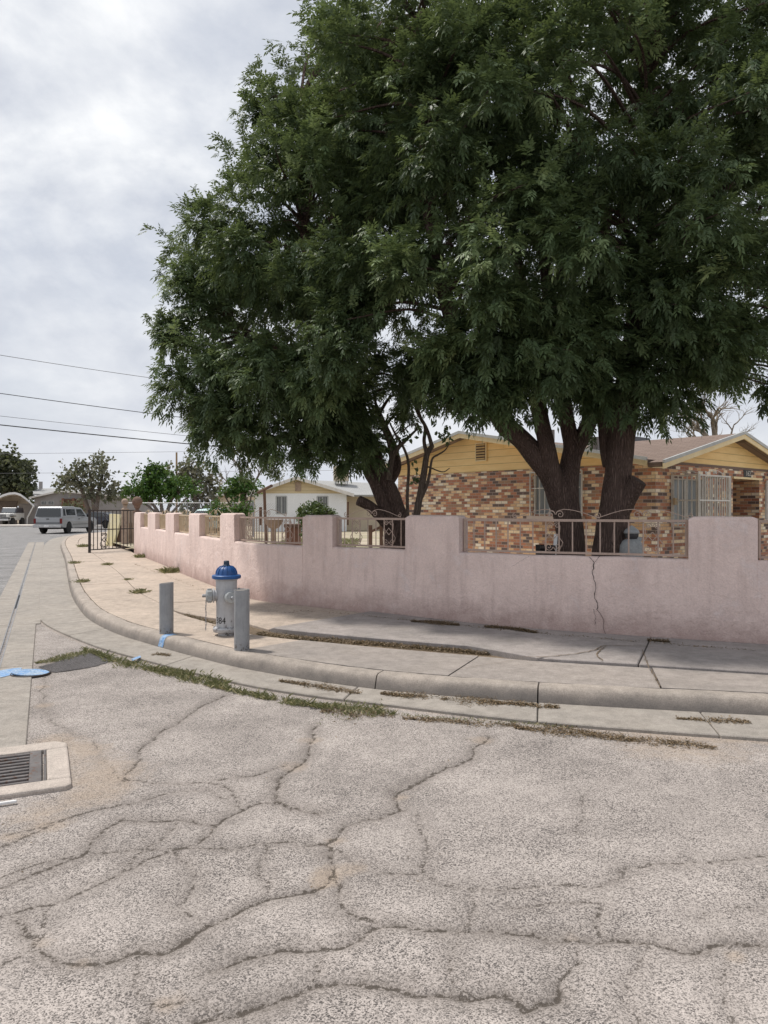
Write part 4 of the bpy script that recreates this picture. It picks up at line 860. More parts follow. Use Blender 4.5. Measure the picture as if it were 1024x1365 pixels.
bar_window(O, dU, -dV, 1.74, 3.03, 1.5, 2.42, 9, t, .05, True, (2.1,))
MB().box(hp3(2.385, -.05, 1.42), (1.5, .14, .09), ex=dU).build('window_sill', MT['brick'], t)
f = bar_window(O, dV, -dU, 5.35, 6.7, 1.35, 2.27, 8, t, .06, True, (1.75,))
# cage of white bars over the front window
P = lambda v, o_, z: hp3(-o_, v, z); zA, zB = 1.26, 2.31; v0_, v1_, dp = .64, 2.05, .58
fm = MB()
for a, b in (((.62, 1.3), (2.1, 1.3)), ((2.1, 1.3), (2.1, 2.27)), ((2.1, 2.27), (.62, 2.27)), ((.62, 2.27), (.62, 1.3)), ((1.36, 1.3), (1.36, 2.27))): fm.bar(P(a[0], -.07, a[1]), P(b[0], -.07, b[1]), .05)
f = fm.build('window', MT['iron_white'], t)
mb = MB(); mb.quad(P(.62, -.088, 1.3), P(2.1, -.088, 1.3), P(2.1, -.088, 2.27), P(.62, -.088, 2.27)); mb.build('pane', MT['curtain'], f)
cg = MB()
for z in (zA, 1.80, zB):
    for a, b in (((v0_, 0), (v0_, dp)), ((v0_, dp), (v1_, dp)), ((v1_, dp), (v1_, 0))): cg.bar(P(a[0], a[1], z), P(b[0], b[1], z), .03)
for v, o_ in ((v0_, .01), (v0_, dp), (v1_, dp), (v1_, .01)): cg.bar(P(v, o_, zA-.02), P(v, o_, zB+.02), .04)
for k in range(6): cg.bar(P(v0_, dp*(k+.5)/6, zA), P(v0_, dp*(k+.5)/6, zB), .02)
for k in range(13): cg.bar(P(v0_+(v1_-v0_)*(k+.5)/13, dp, zA), P(v0_+(v1_-v0_)*(k+.5)/13, dp, zB), .02)
for k in range(5): cg.bar(P(v1_, dp*(k+.5)/5, zA), P(v1_, dp*(k+.5)/5, zB), .02)
for z in (1.35, 2.05): cg.bar(P(v0_-.06, .02, z), P(v0_, .02, z), .035)
cage = cg.build('window_cage', MT['iron_white'], t)
MB().box(P(v0_-.02, .1, 1.78), (.05, .10, .14), ex=dU).build('lock_box', MT['iron_beige'], cage)
scroll_top(P(v0_, dp*.5, zB+.02), dU, UP, .55, .008).build('scroll', MT['iron_white'], cage); scroll_top(P(1.35, dp, zB+.02), dV, UP, .8, .008).build('scroll', MT['iron_white'], cage)
vs, fs = text_mesh('162', .2); mb = MB(); bp = hp3(-.03, 4.3, 2.47)
MB().box(hp3(-.008, 4.3, 2.47), (.40, .016, .17), ex=dV).build('number_plate', MT['stone_dark'], t)
mb.add([bp+dV*v.x*.95+UP*v.y*.85 for v in vs], fs); mb.build('house_number', MT['iron_white'], t)
# things on the roof
zr = lambda u: Z0+sl1*u
for (px, Y, rr, top, nm) in ((737, 19.5, .05, 573, 'vent_pipe'), (792, 17.6, .14, 583, 'vent_cap')):
    p = at(px, 595, Y); q = at(px, top, Y); MB().tube([(p.x, p.y, 2.7), (p.x, p.y, q.z)], rr, 10).build(nm, MT['grey_wall'], t)
p = at(845, 588, 19.5); MB().box((p.x, p.y, p.z), (.75, .5, .16), ex=dV).build('roof_hatch', MT['car_dark'], t)
# yellow flowers in a hanging basket by the right hand window
p = hp3(-.25, 5.55, 2.22); t2 = empty('flower_basket', p-UP*.2, 'bunch of bright yellow flowers hanging beside the barred window at the right edge', 'flowers')
mb = MB()
for k in range(60):
    d = Vector((random.gauss(0, 1), random.gauss(0, 1), random.gauss(0, .7))).normalized()*random.uniform(.05, .14); u = d.orthogonal().normalized()*.03; w_ = d.cross(u).normalized()*.03
    c = p+d; mb.quad(c-u-w_, c+u-w_, c+u+w_, c-u+w_)
mb.build('blossom', MT['yellow_flower'], t2); MB().tube([p+UP*.1, p+UP*.34], .006, 5).build('hanger', MT['iron_white'], t2)
MB().lathe([(.03, -.16), (.09, -.1), (.11, -.03), (.1, -.02)], p, 12).build('basket', MT['leaf_bright'], t2)

# ------------------------------------------------------------------ yard things behind the wall
p = at(727, HZ, 10.0); p.z = .3; t = empty('trash_bin', p, 'black open bin standing behind the railing left of the twin trunk', 'bin')
mb = MB(); hw = .1; zt_ = at(0, 726.5, 10).z
vs = [(p.x+sx*hw*s_, p.y+sy*hw*1.6*s_, z) for s_, z in ((.8, .3), (1, zt_), (.9, zt_), (.75, .4)) for sx, sy in ((-1, -1), (1, -1), (1, 1), (-1, 1))]
mb.add(vs, [(3, 2, 1, 0)]+[(4*k+i, 4*k+(i+1) % 4, 4*k+4+(i+1) % 4, 4*k+4+i) for k in range(3) for i in range(4)]+[(12, 13, 14, 15)]); mb.build('body', MT['black'], t)
MB().box((p.x, p.y-hw*1.6-.01, zt_-.02), (.21, .02, .035)).build('rim', MT['iron_black'], t)
a = at(737, 729, 10.05); b = at(741, 712, 10.15); t = tag(MB().bar((a.x-.02, a.y, .3), b, .05, .02).build('white_stake', MT['canvas'], bevel=.004), 'white slanting board end standing between the black bin and the twin trunk', 'board')
p = at(842, HZ, 10.15); p.z = .3; Yb = 10.15; zz_ = lambda py: at(0, py, Yb).z
t = empty('garden_statue', p, 'grey garden statue with a pointed hood and dark face behind the railing', 'statue')
MB().lathe([(.18, 0), (.18, .1), (.15, .14), (.14, .6), (.165, zz_(737)-.3), (.155, zz_(727)-.3), (.12, zz_(721)-.3), (.07, zz_(718.5)-.3), (0, zz_(718)-.3)], p, 20).build('robe', MT['stone_grey'], t, smooth=True)
MB().lathe([(.05, zz_(720)-.3), (.085, zz_(716)-.3), (.095, zz_(712)-.3), (.08, zz_(709)-.3), (0, zz_(708)-.3)], p, 18).build('face', MT['stone_dark'], t, smooth=True)
MB().lathe([(.10, zz_(711)-.3), (.105, zz_(709.5)-.3), (.085, zz_(706)-.3), (.045, zz_(703)-.3), (.02, zz_(701)-.3), (0, zz_(700)-.3)], p, 18).build('hood', MT['stone_grey'], t, smooth=True)
mb = MB(); q = [at(849, 714, 10.12), at(857, 717, 10.1), at(854, 726, 10.1), at(857, 736, 10.1), at(847, 737, 10.1)]
mb.add(q+[p_+Vector((0, .07, 0)) for p_ in q], [(4, 3, 2, 1, 0), (5, 6, 7, 8, 9)]+[(i, (i+1) % 5, 5+(i+1) % 5, 5+i) for i in range(5)]); mb.build('wing', MT['stone_grey'], t, bevel=.01)
p = at(355, HZ, 25); p.z = .3; t = empty('clothesline_post', p, 'rusty T shaped clothesline post standing in front of the white house', 'post')
MB().tube([p, at(352.5, 654, 25)], .05, 8).build('upright', MT['brown_wood'], t); MB().tube([at(344.5, 656.5, 25.6), at(362, 647.5, 24.4)], .05, 8).build('crossarm', MT['brown_wood'], t)
MB().tube([at(347.5, 700, 25), at(347.5, 676, 25)], .05, 8).build('stay', MT['brown_wood'], t)
p = at(391, HZ, 20); p.z = .3; t = empty('planter_box', p, 'brown terracotta planter box behind the railing of the curved bay', 'planter')
mb = MB(); z1_ = at(0, 703, 20).z; hw = .20
vs = [(p.x+sx*hw*s_, p.y+sy*hw*s_, z) for s_, z in ((.85, .3), (1, z1_), (.9, z1_), (.85, z1_-.08)) for sx, sy in ((-1, -1), (1, -1), (1, 1), (-1, 1))]
mb.add(vs, [(3, 2, 1, 0)]+[(4*k+i, 4*k+(i+1) % 4, 4*k+4+(i+1) % 4, 4*k+4+i) for k in range(3) for i in range(4)]+[(12, 13, 14, 15)]); mb.build('box', MT['terracotta'], t)
MB().box((p.x, p.y, z1_+.05), (.46, .46, .09)).build('lid', MT['stone_brown'], t, bevel=.02)
p = at(365, HZ, 19); p.z = .3; t = empty('birdbath', p, 'tan stone birdbath bowl on a pedestal behind the curved railing bay', 'birdbath'); zt_ = at(0, 692.5, 19).z-.3
MB().lathe([(.16, 0), (.16, .05), (.07, .1), (.06, zt_-.25), (.08, zt_-.22)], p, 16).build('pedestal', MT['stone'], t, smooth=True)
MB().lathe([(.06, zt_-.24), (.14, zt_-.2), (.24, zt_-.06), (.25, zt_), (.22, zt_), (.12, zt_-.08), (0, zt_-.1)], p, 20).build('bowl', MT['stone'], t, smooth=True)
p = at(494, HZ, 24); p.z = .3; t = empty('timber_handrail', p, 'dark timber posts with a sloping handrail in front of the pink panel', 'handrail')
for px, tp in ((494, 703), (508.5, 700)): MB().box((at(px, 0, 24).x, 24, (.3+at(0, tp-3, 24).z)/2), (.12, .1, at(0, tp-3, 24).z-.3)).build('post', MT['brown_wood'], t)
MB().bar(at(494, 709, 23.9), at(517, 698, 23.9), .08).build('handrail', MT['brown_wood'], t)
MB().tube([at(463.5, 700, 22), at(464, 669, 22)], .03, 6).build('stake', MT['brown_wood'], tag(empty('metal_stake', at(463.5, 700, 22), 'thin rusty stake standing upright against the cream side wall', 'stake')))

# ------------------------------------------------------------------ neighbours' houses
def simple_gable(name, label, Y, pxl, pxr, pxa, py_e, py_a, depth, wm, rm, sid, root_rot=0, wins=()):
    x0 = (pxl-CX)/F*Y; x1 = (pxr-CX)/F*Y; xa = (pxa-CX)/F*Y; ze = CH+(HZ-py_e)/F*Y; za = CH+(HZ-py_a)/F*Y
    t = empty(name, (x0, Y, 0), label, 'house'); o_ = Vector((x0, Y, 0)); ex = Vector((math.cos(root_rot), math.sin(root_rot), 0)); ey = Vector((-ex.y, ex.x, 0)); L = x1-x0; la = xa-x0; zw = ze-.12
    P = lambda a, b, z: o_+ex*a+ey*b+UP*z
    wall_open('wall', o_, ex, ey, L, [(a, b, c, d, .08) for a, b, c, d in wins], wm, t, -.1, zw)
    mb = MB(); mb.quad(P(L, 0, -.1), P(L, depth, -.1), P(L, depth, zw), P(L, 0, zw)); mb.build('side_wall', MT['cream_wall'] if sid else wm, t)
    mb = MB(); mb.quad(P(0, 0, -.1), P(0, depth, -.1), P(0, depth, zw), P(0, 0, zw)); mb.quad(P(0, depth, -.1), P(L, depth, -.1), P(L, depth, zw), P(0, depth, zw)); mb.build('rear_wall', wm, t)
    MB().prism([(0, zw), (L, zw), (L, zw+.04), (la, za-.1), (0, zw+.04)], o_+ey*.01, ex, UP, ey*.1).build('gable_siding', MT['siding_white'] if sid else wm, t)
    ov = .45; s1 = (za-ze)/la; s2 = (za-ze)/(L-la)
    roof_slab('roof', P(-ov, -.4, ze-s1*ov), P(-ov, depth+.3, ze-s1*ov), P(la, depth+.3, za), P(la, -.4, za), .14, rm, t); roof_slab('roof', P(L+ov, -.4, ze-s2*ov), P(L+ov, depth+.3, ze-s2*ov), P(la, depth+.3, za), P(la, -.4, za), .14, rm, t)
    for a, b in ((P(-ov, -.43, ze-s1*ov), P(la, -.43, za)), (P(la, -.43, za), P(L+ov, -.43, ze-s2*ov))):
        mb = MB(); d = UP*-.2; V = [a, b, b+d, a+d]; mb.add(V+[p-ey*.04 for p in V], [(3, 2, 1, 0), (4, 5, 6, 7), (0, 1, 5, 4), (1, 2, 6, 5), (2, 3, 7, 6), (3, 0, 4, 7)]); mb.build('fascia', MT['iron_white'], t)
    for a, b, c, d in wins:
        fm = MB()
        for p, q in (((a, c), (b, c)), ((b, c), (b, d)), ((b, d), (a, d)), ((a, d), (a, c)), (((a+b)/2, c), ((a+b)/2, d))): fm.bar(P(p[0], .03, p[1]), P(q[0], .03, q[1]), .07)
        for k in range(7): x = a+(b-a)*(k+.5)/7; fm.bar(P(x, -.03, c), P(x, -.03, d), .022)
        f = fm.build('window', MT['drip'], t); mb = MB(); mb.quad(P(a, .06, c), P(b, .06, c), P(b, .06, d), P(a, .06, d)); mb.build('pane', MT['glass_grey'], f)
    return t, P, L, zw, la, za
Yw = 45
cv_ = lambda px, py: ((px-340)/F*Yw, CH+(HZ-py)/F*Yw)
wn = []
for (a, b, c, d) in ((368, 382, 685, 661.5), (422.5, 437, 685, 661.5)): wn.append((cv_(a, 0)[0], cv_(b, 0)[0], cv_(0, c)[1], cv_(0, d)[1]))
t, P, L, zw, la, za = simple_gable('white_house', 'low white house with a cream gable and grey roof beyond the curved railing bay', Yw, 340, 462, 395, 655, 635, 11, MT['white_wall'], MT['shingle_grey'], True, R(4), wn)
MB().box(P(la+.1, -.03, za-.62), (.35, .06, .55)).build('gable_vent', MT['stone'], t)
mb = MB(); mb.quad(P(L, 2.2, -.1), P(L+2.6, 2.2, -.1), P(L+2.6, 2.2, zw), P(L, 2.2, zw)); mb.build('side_wing', MT['cream_wall'], t)
MB().box(P(L+3.1, 2.3, 1.3), (1.1, .1, 2.6)).build('pink_panel', MT['pink_door'], t)
for dx in (2.55, 2.85): MB().box(P(L+dx-.2, 2.05, 1.3), (.09, .09, 2.7)).build('porch_post', MT['white_wall'], t)
roof_slab('porch_roof', P(L-.2, 1.2, zw-.05), P(L+4.4, 1.2, zw-.05), P(L+4.4, 6, zw+.75), P(L-2.2, 6, zw+1.05), .12, MT['shingle_grey'], t)
p = at(455, 632, 50); t = empty('evaporative_cooler', p-UP*.6, 'pale boxy rooftop air cooler on the grey roof of the white house', 'air cooler')
MB().box(p+UP*.02, (1.0, 1.0, 1.0)).build('cabinet', MT['cream_wall'], t, bevel=.03); mb = MB()
for k in range(7): mb.box(p+Vector((0, -.51, -.36+.12*k)), (.8, .03, .05))
mb.build('louvre', MT['iron_beige'], t)
for dx in (-.4, .4): MB().bar(p+Vector((dx, 0, -.5)), p+Vector((dx, 0, -1.2)), .06).build('leg', MT['steel'], t)
# grey house across the street
t, P, L, zw, la, za = simple_gable('grey_house', 'grey ranch house with a dark porch across the street behind the pickup', 86, 46, 170, 82, 661.5, 653.5, 9, MT['grey_wall'], MT['shingle_grey'], False, 0,
   [((55-46)/F*86, (62.5-46)/F*86, 1.6+7/F*86, 1.6+12/F*86), ((64-46)/F*86, (72-46)/F*86, 1.6+7/F*86, 1.6+12/F*86)])
roof_slab('rear_roof', at(44, 658, 87.5), at(120, 662, 87.5), at(118, 651, 95), at(46, 651, 95), .15, MT['shingle_grey'], t)
a = at(84, 665, 85.9); b = at(112, 690, 85.9); MB().box(((a.x+b.x)/2, 85.85, (a.z+b.z)/2), (b.x-a.x, .15, a.z-b.z)).build('porch_shade', MT['brown_wood'], t)  # flat dark panel on the wall, put in for the shade of the porch
for px in (84, 98, 112): a = at(px, 664, 85.5); MB().box((a.x, 85.5, a.z/2), (.22, .22, a.z)).build('porch_post', MT['terracotta'], t)
MB().tube([at(54.5, 652, 90), at(54.5, 642, 90)], .22, 8).build('vent_pipe', MT['grey_wall'], t)
t, P, L, zw, la, za = simple_gable('pale_house', 'pale green house with a low roof half hidden behind the shrubs', 62, 283, 372, 325, 661, 652, 9, MT['cream_wall'], MT['iron_beige'], False, 0, [((331-283)/F*62, (338-283)/F*62, 1.4, 2.4)])
# carport
Yc = 78; t = empty('carport', at(20, HZ, Yc)*1.0-UP*1.6, 'white curved canvas carport sheltering an off-road vehicle at the left edge', 'carport')
prof = [(-14, 671), (-6, 664), (4, 659), (12, 656.6), (20, 656), (27, 658), (34, 663), (41, 669), (46, 674)]
mb = MB(); A_ = [at(px, py, Yc) for px, py in prof]; dp = Vector((-2.6, 5.5, 0)); n = len(A_)
mb.add(A_+[p+dp for p in A_]+[p-UP*.22 for p in A_]+[p+dp-UP*.22 for p in A_], [(i, i+1, n+i+1, n+i) for i in range(n-1)]+[(2*n+i+1, 2*n+i, 3*n+i, 3*n+i+1) for i in range(n-1)]+[(i+1, i, 2*n+i, 2*n+i+1) for i in range(n-1)]); mb.build('canopy', MT['canvas'], t)
mb = MB(); mb.add([p+dp*.97-UP*.1 for p in A_], [tuple(range(n))]); mb.build('end_panel', MT['path'], t)
a = at(45, 674, Yc); b = at(36, 700, Yc); MB().tube([a, at(36.5, 690, Yc), b], .07, 6).build('leg', MT['canvas'], t)
a = at(-13, 671, Yc); MB().tube([a, (a.x, a.y, 0)], .07, 6).build('leg', MT['canvas'], t)
a = at(18, 671, Yc+2); b = at(43, 700, Yc+2)
t = tag(MB().box(((a.x+b.x)/2, Yc+3.2, a.z/2), (b.x-a.x, .2, a.z)).build('block_wall', MT['grey_wall']), 'grey block wall at the back of the white carport', 'wall')
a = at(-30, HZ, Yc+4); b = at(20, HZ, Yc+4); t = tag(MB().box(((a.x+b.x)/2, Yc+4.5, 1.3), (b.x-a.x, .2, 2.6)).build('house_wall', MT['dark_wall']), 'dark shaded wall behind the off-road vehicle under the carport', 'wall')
# kerb and walk across the street
mb = MB(); strip(mb, np.array([(-60, 70.5), (-34, 70.5), (-8, 69)]), np.array([(-60, 75), (-34, 75), (-8, 74)]), .16, -.05); tag(mb.build('far_sidewalk', MT['path']), kind='structure')
# chain link fence across the yards
p0 = at(245, HZ, 36); p1 = at(338, HZ, 36); t = empty('chain_link_fence', (p0.x, p0.y, .3), 'chain link fence with a grey top rail crossing the yards behind the wall', 'fence')
zr_ = at(0, 670.5, 36).z; MB().tube([(p0.x-3, 36, zr_), (p1.x, 36, zr_)], .02, 6).build('top_rail', MT['steel'], t)
for px in (250, 281, 311, 338): q = at(px, HZ, 36); MB().tube([(q.x, 36, .2), (q.x, 36, zr_+.05)], .04, 6).build('post', MT['steel'], t)
mb = MB()
for k in range(60):
    x = p0.x-3+k*.11
    for s_ in (-1, 1): mb.bar((x, 36.02, .35), (x+s_*1.4, 36.02, zr_), .006)
mb.build('wire_mesh', MT['steel'], t)

# ------------------------------------------------------------------ vehicles (x forward, y left, z up, then turned and placed)
def hull(mb, prof, half, tuck=0.0, ztuck=None):
    """side profile [(x, z)] given width: half at or below ztuck, drawn in by tuck at the top"""
    zs_ = [p[1] for p in prof]; zt = max(zs_); z0 = ztuck if ztuck is not None else min(zs_); n = len(prof)
    hw = [half-(tuck*max(0, (z-z0))/(zt-z0+1e-6)) for _, z in prof]
    vs = [(x, -h, z) for (x, z), h in zip(prof, hw)]+[(x, h, z) for (x, z), h in zip(prof, hw)]
    mb.add(vs, [tuple(range(n))[::-1], tuple(range(n, 2*n))]+[(i, (i+1) % n, n+(i+1) % n, n+i) for i in range(n)]); return mb
def place(mb, pos, rz):
    c, s_ = math.cos(rz), math.sin(rz); mb.v = [(pos.x+x*c-y*s_, pos.y+x*s_+y*c, pos.z+z) for x, y, z in mb.v]; return mb
def wheel(root, pos, rz, x, y, r, wd=.24):
    sgn = 1 if y > 0 else -1
    ty = place(MB().lathe([(r*.62, -wd/2), (r*.95, -wd/2), (r, -wd*.35), (r, wd*.35), (r*.95, wd/2), (r*.62, wd/2)], (x, y, r), 24, (0, sgn, 0)), pos, rz).build('wheel', MT['rubber'], root, smooth=True, angle=40)
    place(MB().lathe([(r*.62, wd*.1), (r*.62, wd*.5), (r*.55, wd*.48), (r*.5, wd*.3), (r*.2, wd*.32), (r*.18, wd*.45), (0, wd*.46)], (x, y, r), 20, (0, sgn, 0)), pos, rz).build('rim', MT['chrome'], ty, smooth=True)
def arch_prof(xa, r, zc, n=7): return [(xa+r*math.cos(a), zc+r*math.sin(a)) for a in np.linspace(0, PI, n)]
def side_glass(root, pos, rz, poly, half, tuck, z0, zt, name, mat, frame=None):
    for s_ in (-1, 1):
        mb = MB(); vs = [(x, s_*(half-tuck*max(0, z-z0)/(zt-z0)+.008), z) for x, z in poly]; mb.add(vs, [tuple(range(len(poly)))]); place(mb, pos, rz).build(name, mat, root)
# pickup with a camper shell, seen from behind
pos = Vector((*g(64.5, 711.2, 0), 0)); pos = Vector((pos.x+.45, pos.y+.1, .004)); rz = R(90-2.5); t = empty('pickup_truck', pos, 'silver pickup truck with a white-edged camper shell parked beside the corner kerb', 'pickup truck')
B = lambda: MB()
lower = [(-1.05, .50), (-.95, .42), (-.75, .42)]+arch_prof(-.0, .43, .40)[::-1]+[(.5, .36), (2.95, .36)]+arch_prof(3.45, .43, .40)[::-1]+[(3.95, .42), (4.32, .46), (4.36, .85), (4.25, 1.02), (3.2, 1.12), (2.55, 1.16), (-1.05, 1.10)]
body = place(hull(B(), lower, .97, .06, .9), pos, rz).build('body', MT['car_silver'], t, bevel=.03)
place(hull(B(), [(-1.02, 1.10), (-.80, 1.78), (-.70, 1.83), (1.05, 1.85), (1.12, 1.80), (1.12, 1.10)], .95, .13, 1.1), pos, rz).build('camper_shell', MT['car_silver'], t, bevel=.035)
place(hull(B(), [(1.16, 1.10), (1.16, 1.72), (1.28, 1.79), (2.05, 1.77), (2.25, 1.70), (2.95, 1.14)], .93, .15, 1.1), pos, rz).build('cab', MT['car_silver'], t, bevel=.035)
mb = B(); mb.add([(-1.02-.002+.20*(z-1.16)/.56-.035, y*(.86-.09*(z-1.16)/.56), z) for y, z in ((-1, 1.17), (1, 1.17), (1, 1.70), (-1, 1.70))], [(0, 1, 2, 3)]); mb.v = [(x+.0, y, z) for x, y, z in mb.v]
place(mb, pos, rz).build('rear_window', MT['glass'], t)
side_glass(t, pos, rz, [(-.78, 1.22), (-.45, 1.22), (-.45, 1.68), (-.66, 1.68)], .95, .13, 1.1, 1.85, 'shell_window', MT['glass'])
side_glass(t, pos, rz, [(-.30, 1.25), (1.0, 1.25), (1.0, 1.66), (-.30, 1.66)], .95, .13, 1.1, 1.85, 'shell_window', MT['glass'])
side_glass(t, pos, rz, [(1.30, 1.16), (2.62, 1.16), (2.10, 1.66), (1.34, 1.66)], .93, .15, 1.1, 1.79, 'door_window', MT['glass'])
for s_ in (-1, 1):
    place(B().box((1.9, s_*.975, .70), (1.2, .012, .015)), pos, rz).build('door_line', MT['car_silver_dark'], t); place(B().box((1.45, s_*.985, .98), (.17, .03, .04)), pos, rz).build('door_handle', MT['black'], t)
    place(B().box((2.62, s_*1.10, 1.20), (.10, .22, .18)), pos, rz).build('mirror', MT['black'], t, bevel=.03)
    place(B().box((-1.055, s_*.90, .86), (.06, .14, .34)), pos, rz).build('tail_light', MT['red_lens'], t)
    for x in (0, 3.45): wheel(t, pos, rz, x, s_*.83, .37)
    mb = B(); mb.bar((.55, s_*.985, .62), (2.9, s_*.985, .62), .012, .06); place(mb, pos, rz).build('side_moulding', MT['car_silver_dark'], t)
tg = place(B().box((-1.065, 0, .86), (.03, 1.62, .42)), pos, rz).build('tailgate', MT['car_silver'], t, bevel=.01)
place(B().box((-1.085, 0, .72), (.02, 1.6, .14)), pos, rz).build('tailgate_band', MT['car_silver_dark'], tg); place(B().box((-1.09, 0, 1.0), (.03, .18, .06)), pos, rz).build('handle', MT['black'], tg)
bm = place(B().box((-1.16, 0, .52), (.18, 1.9, .20)), pos, rz).build('rear_bumper', MT['chrome'], t, bevel=.03); place(B().box((-1.262, 0, .55), (.012, .32, .15)), pos, rz).build('number_plate', MT['canvas'], bm)
place(B().box((1.5, 0, .40), (5.0, 1.3, .16)), pos, rz).build('chassis', MT['black'], t)
# off-road vehicle under the carport, nose towards us
pos = Vector((at(8, HZ, 75.5).x, 75.5, .02)); rz = R(-84); t = empty('off_road_vehicle', pos, 'boxy off-road vehicle with a pale upright grille parked under the white carport', 'car')
place(hull(B(), [(-2.8, .55), (1.0, .55), (1.05, 1.22), (-.5, 1.28), (-2.8, 1.28)], .80, .02, .6), pos, rz).build('body', MT['car_white'], t, bevel=.05)
place(hull(B(), [(-2.75, 1.28), (-2.7, 1.85), (-.95, 1.85), (-.55, 1.28)], .78, .08, 1.28), pos, rz).build('cab', MT['car_dark'], t, bevel=.05)
gr = place(B().box((1.07, 0, 1.02), (.05, 1.5, .36)), pos, rz).build('grille', MT['car_white'], t, bevel=.02)
for k in range(7): place(B().box((1.10, -.36+.12*k, 1.02), (.03, .06, .26)), pos, rz).build('grille_slot', MT['black'], gr)
for s_ in (-1, 1):
    place(B().lathe([(.10, 0), (.10, .03), (0, .04)], (1.09, s_*.58, 1.02), 14, (1, 0, 0)), pos, rz).build('headlight', MT['clear_lens'], t)
    place(B().box((.55, s_*.9, .98), (1.1, .26, .08)), pos, rz).build('fender', MT['black'], t, bevel=.03)
    for x in (.55, -2.0): wheel(t, pos, rz, x, s_*.84, .40, .28)
place(B().box((1.25, 0, .62), (.22, 1.5, .2)), pos, rz).build('bumper', MT['chrome'], t, bevel=.03); place(B().box((1.12, 0, .76), (.1, 1.6, .12)), pos, rz).build('bumper_gap', MT['black'], t)
mb = B(); mb.add([(-.60-.36*f, y, 1.34+.44*f) for y, f in ((-.66, 0), (.66, 0), (.62, 1), (-.62, 1))], [(0, 1, 2, 3)]); mb.v = [(x+.06, y, z) for x, y, z in mb.v]; place(mb, pos, rz).build('windshield', MT['glass_grey'], t)
def sedan(name, label, pos, rz, mat):
    t = empty(name, pos, label, 'car')
    place(hull(B(), [(-2.2, .4), (-1.85, .3)]+arch_prof(-1.35, .36, .32)[::-1]+arch_prof(1.35, .36, .32)[::-1]+[(2.1, .3), (2.3, .5), (2.25, .72), (1.0, .92), (-1.5, .98), (-2.2, .90)], .86, .06, .6), pos, rz).build('body', mat, t, bevel=.05)
    place(hull(B(), [(-1.75, .95), (-1.1, 1.38), (-.2, 1.45), (.35, 1.38), (1.15, .92)], .80, .16, .95), pos, rz).build('cabin', mat, t, bevel=.06)
    side_glass(t, pos, rz, [(-1.35, 1.0), (.85, .98), (.3, 1.32), (-1.0, 1.33)], .80, .16, .95, 1.45, 'side_window', MT['glass'])
    for f, x0, x1 in (('rear_window', -1.73, -1.2), ('windshield', 1.08, .42)):
        mb = B(); mb.add([(x0+(-.03 if x0 < 0 else .03), -.66, 1.0), (x0+(-.03 if x0 < 0 else .03), .66, 1.0), (x1+(-.03 if x0 < 0 else .03), .60, 1.33), (x1+(-.03 if x0 < 0 else .03), -.60, 1.33)], [(0, 1, 2, 3)]); place(mb, pos, rz).build(f, MT['glass'], t)
    for s_ in (-1, 1):
        for x in (-1.35, 1.35): wheel(t, pos, rz, x, s_*.76, .31, .2)
        place(B().box((-2.2, s_*.62, .76), (.05, .3, .14)), pos, rz).build('tail_light', MT['red_lens'], t)
    return t
sedan('parked_car', 'dark car parked beyond the gate under the grey leafed tree', Vector((at(128, HZ, 66).x, 66, .02)), R(172), MT['car_dark'])
sedan('parked_car', 'pale aqua car parked between the two green shrubs beyond the fence', Vector((at(287, HZ, 44).x, 44, .25)), R(80), MT['car_aqua'])

# ------------------------------------------------------------------ overhead wires and poles
def cable(label, a, b, Y, r, sag, mat='wire'):
    A_ = at(*a, Y); B_ = at(*b, Y+4); d = B_-A_; A0 = A_-d*.3; B0 = B_+d*1.2; mid = lambda f: A0+(B0-A0)*f+UP*(-sag*4*f*(1-f)+sag*.6)
    tag(MB().tube([mid(k/24) for k in range(25)], r, 5).build('power_line', MT[mat]), label, 'cable', 'power lines crossing the sky')
cable('uppermost thin power line reaching the crown of the big tree', (0, 474), (205, 503), 26, .010, .10, 'wire_grey')
cable('second power line from the top crossing the sky into the tree', (0, 525), (258, 557), 26, .013, .10)
cable('thickest and darkest power line, lowest of the sloping ones', (0, 567), (322, 597), 26, .019, .10)
cable('faint power line just above the thickest one', (0, 555), (300, 585), 40, .012, .12, 'wire_grey')
cable('faint level power line low above the distant tree tops', (0, 605), (230, 602), 80, .016, .05, 'wire_grey')
cable('faint power line behind the roof of the carport and distant house', (0, 631), (230, 629), 80, .016, .05, 'wire_grey')
def pole(label, px, py, Y, r, arm=False):
    p = at(px, HZ, Y); zt = at(px, py, Y).z; t = empty('utility_pole', (p.x, p.y, 0), label, 'utility pole')
    MB().tube([(p.x, p.y, 0), (p.x, p.y, zt)], [r, r*.75], 10).build('shaft', MT['tan_wood'], t)
    if arm: MB().bar((p.x-.9, p.y, zt-.5), (p.x+.9, p.y, zt-.5), .1).build('crossarm', MT['tan_wood'], t)
pole('distant utility pole standing up behind the bright green tree', 235.5, 603, 82, .13)
pole('tan wooden pole rising behind the brick house roof between the trunks', 800.5, 500, 30, .10, True)

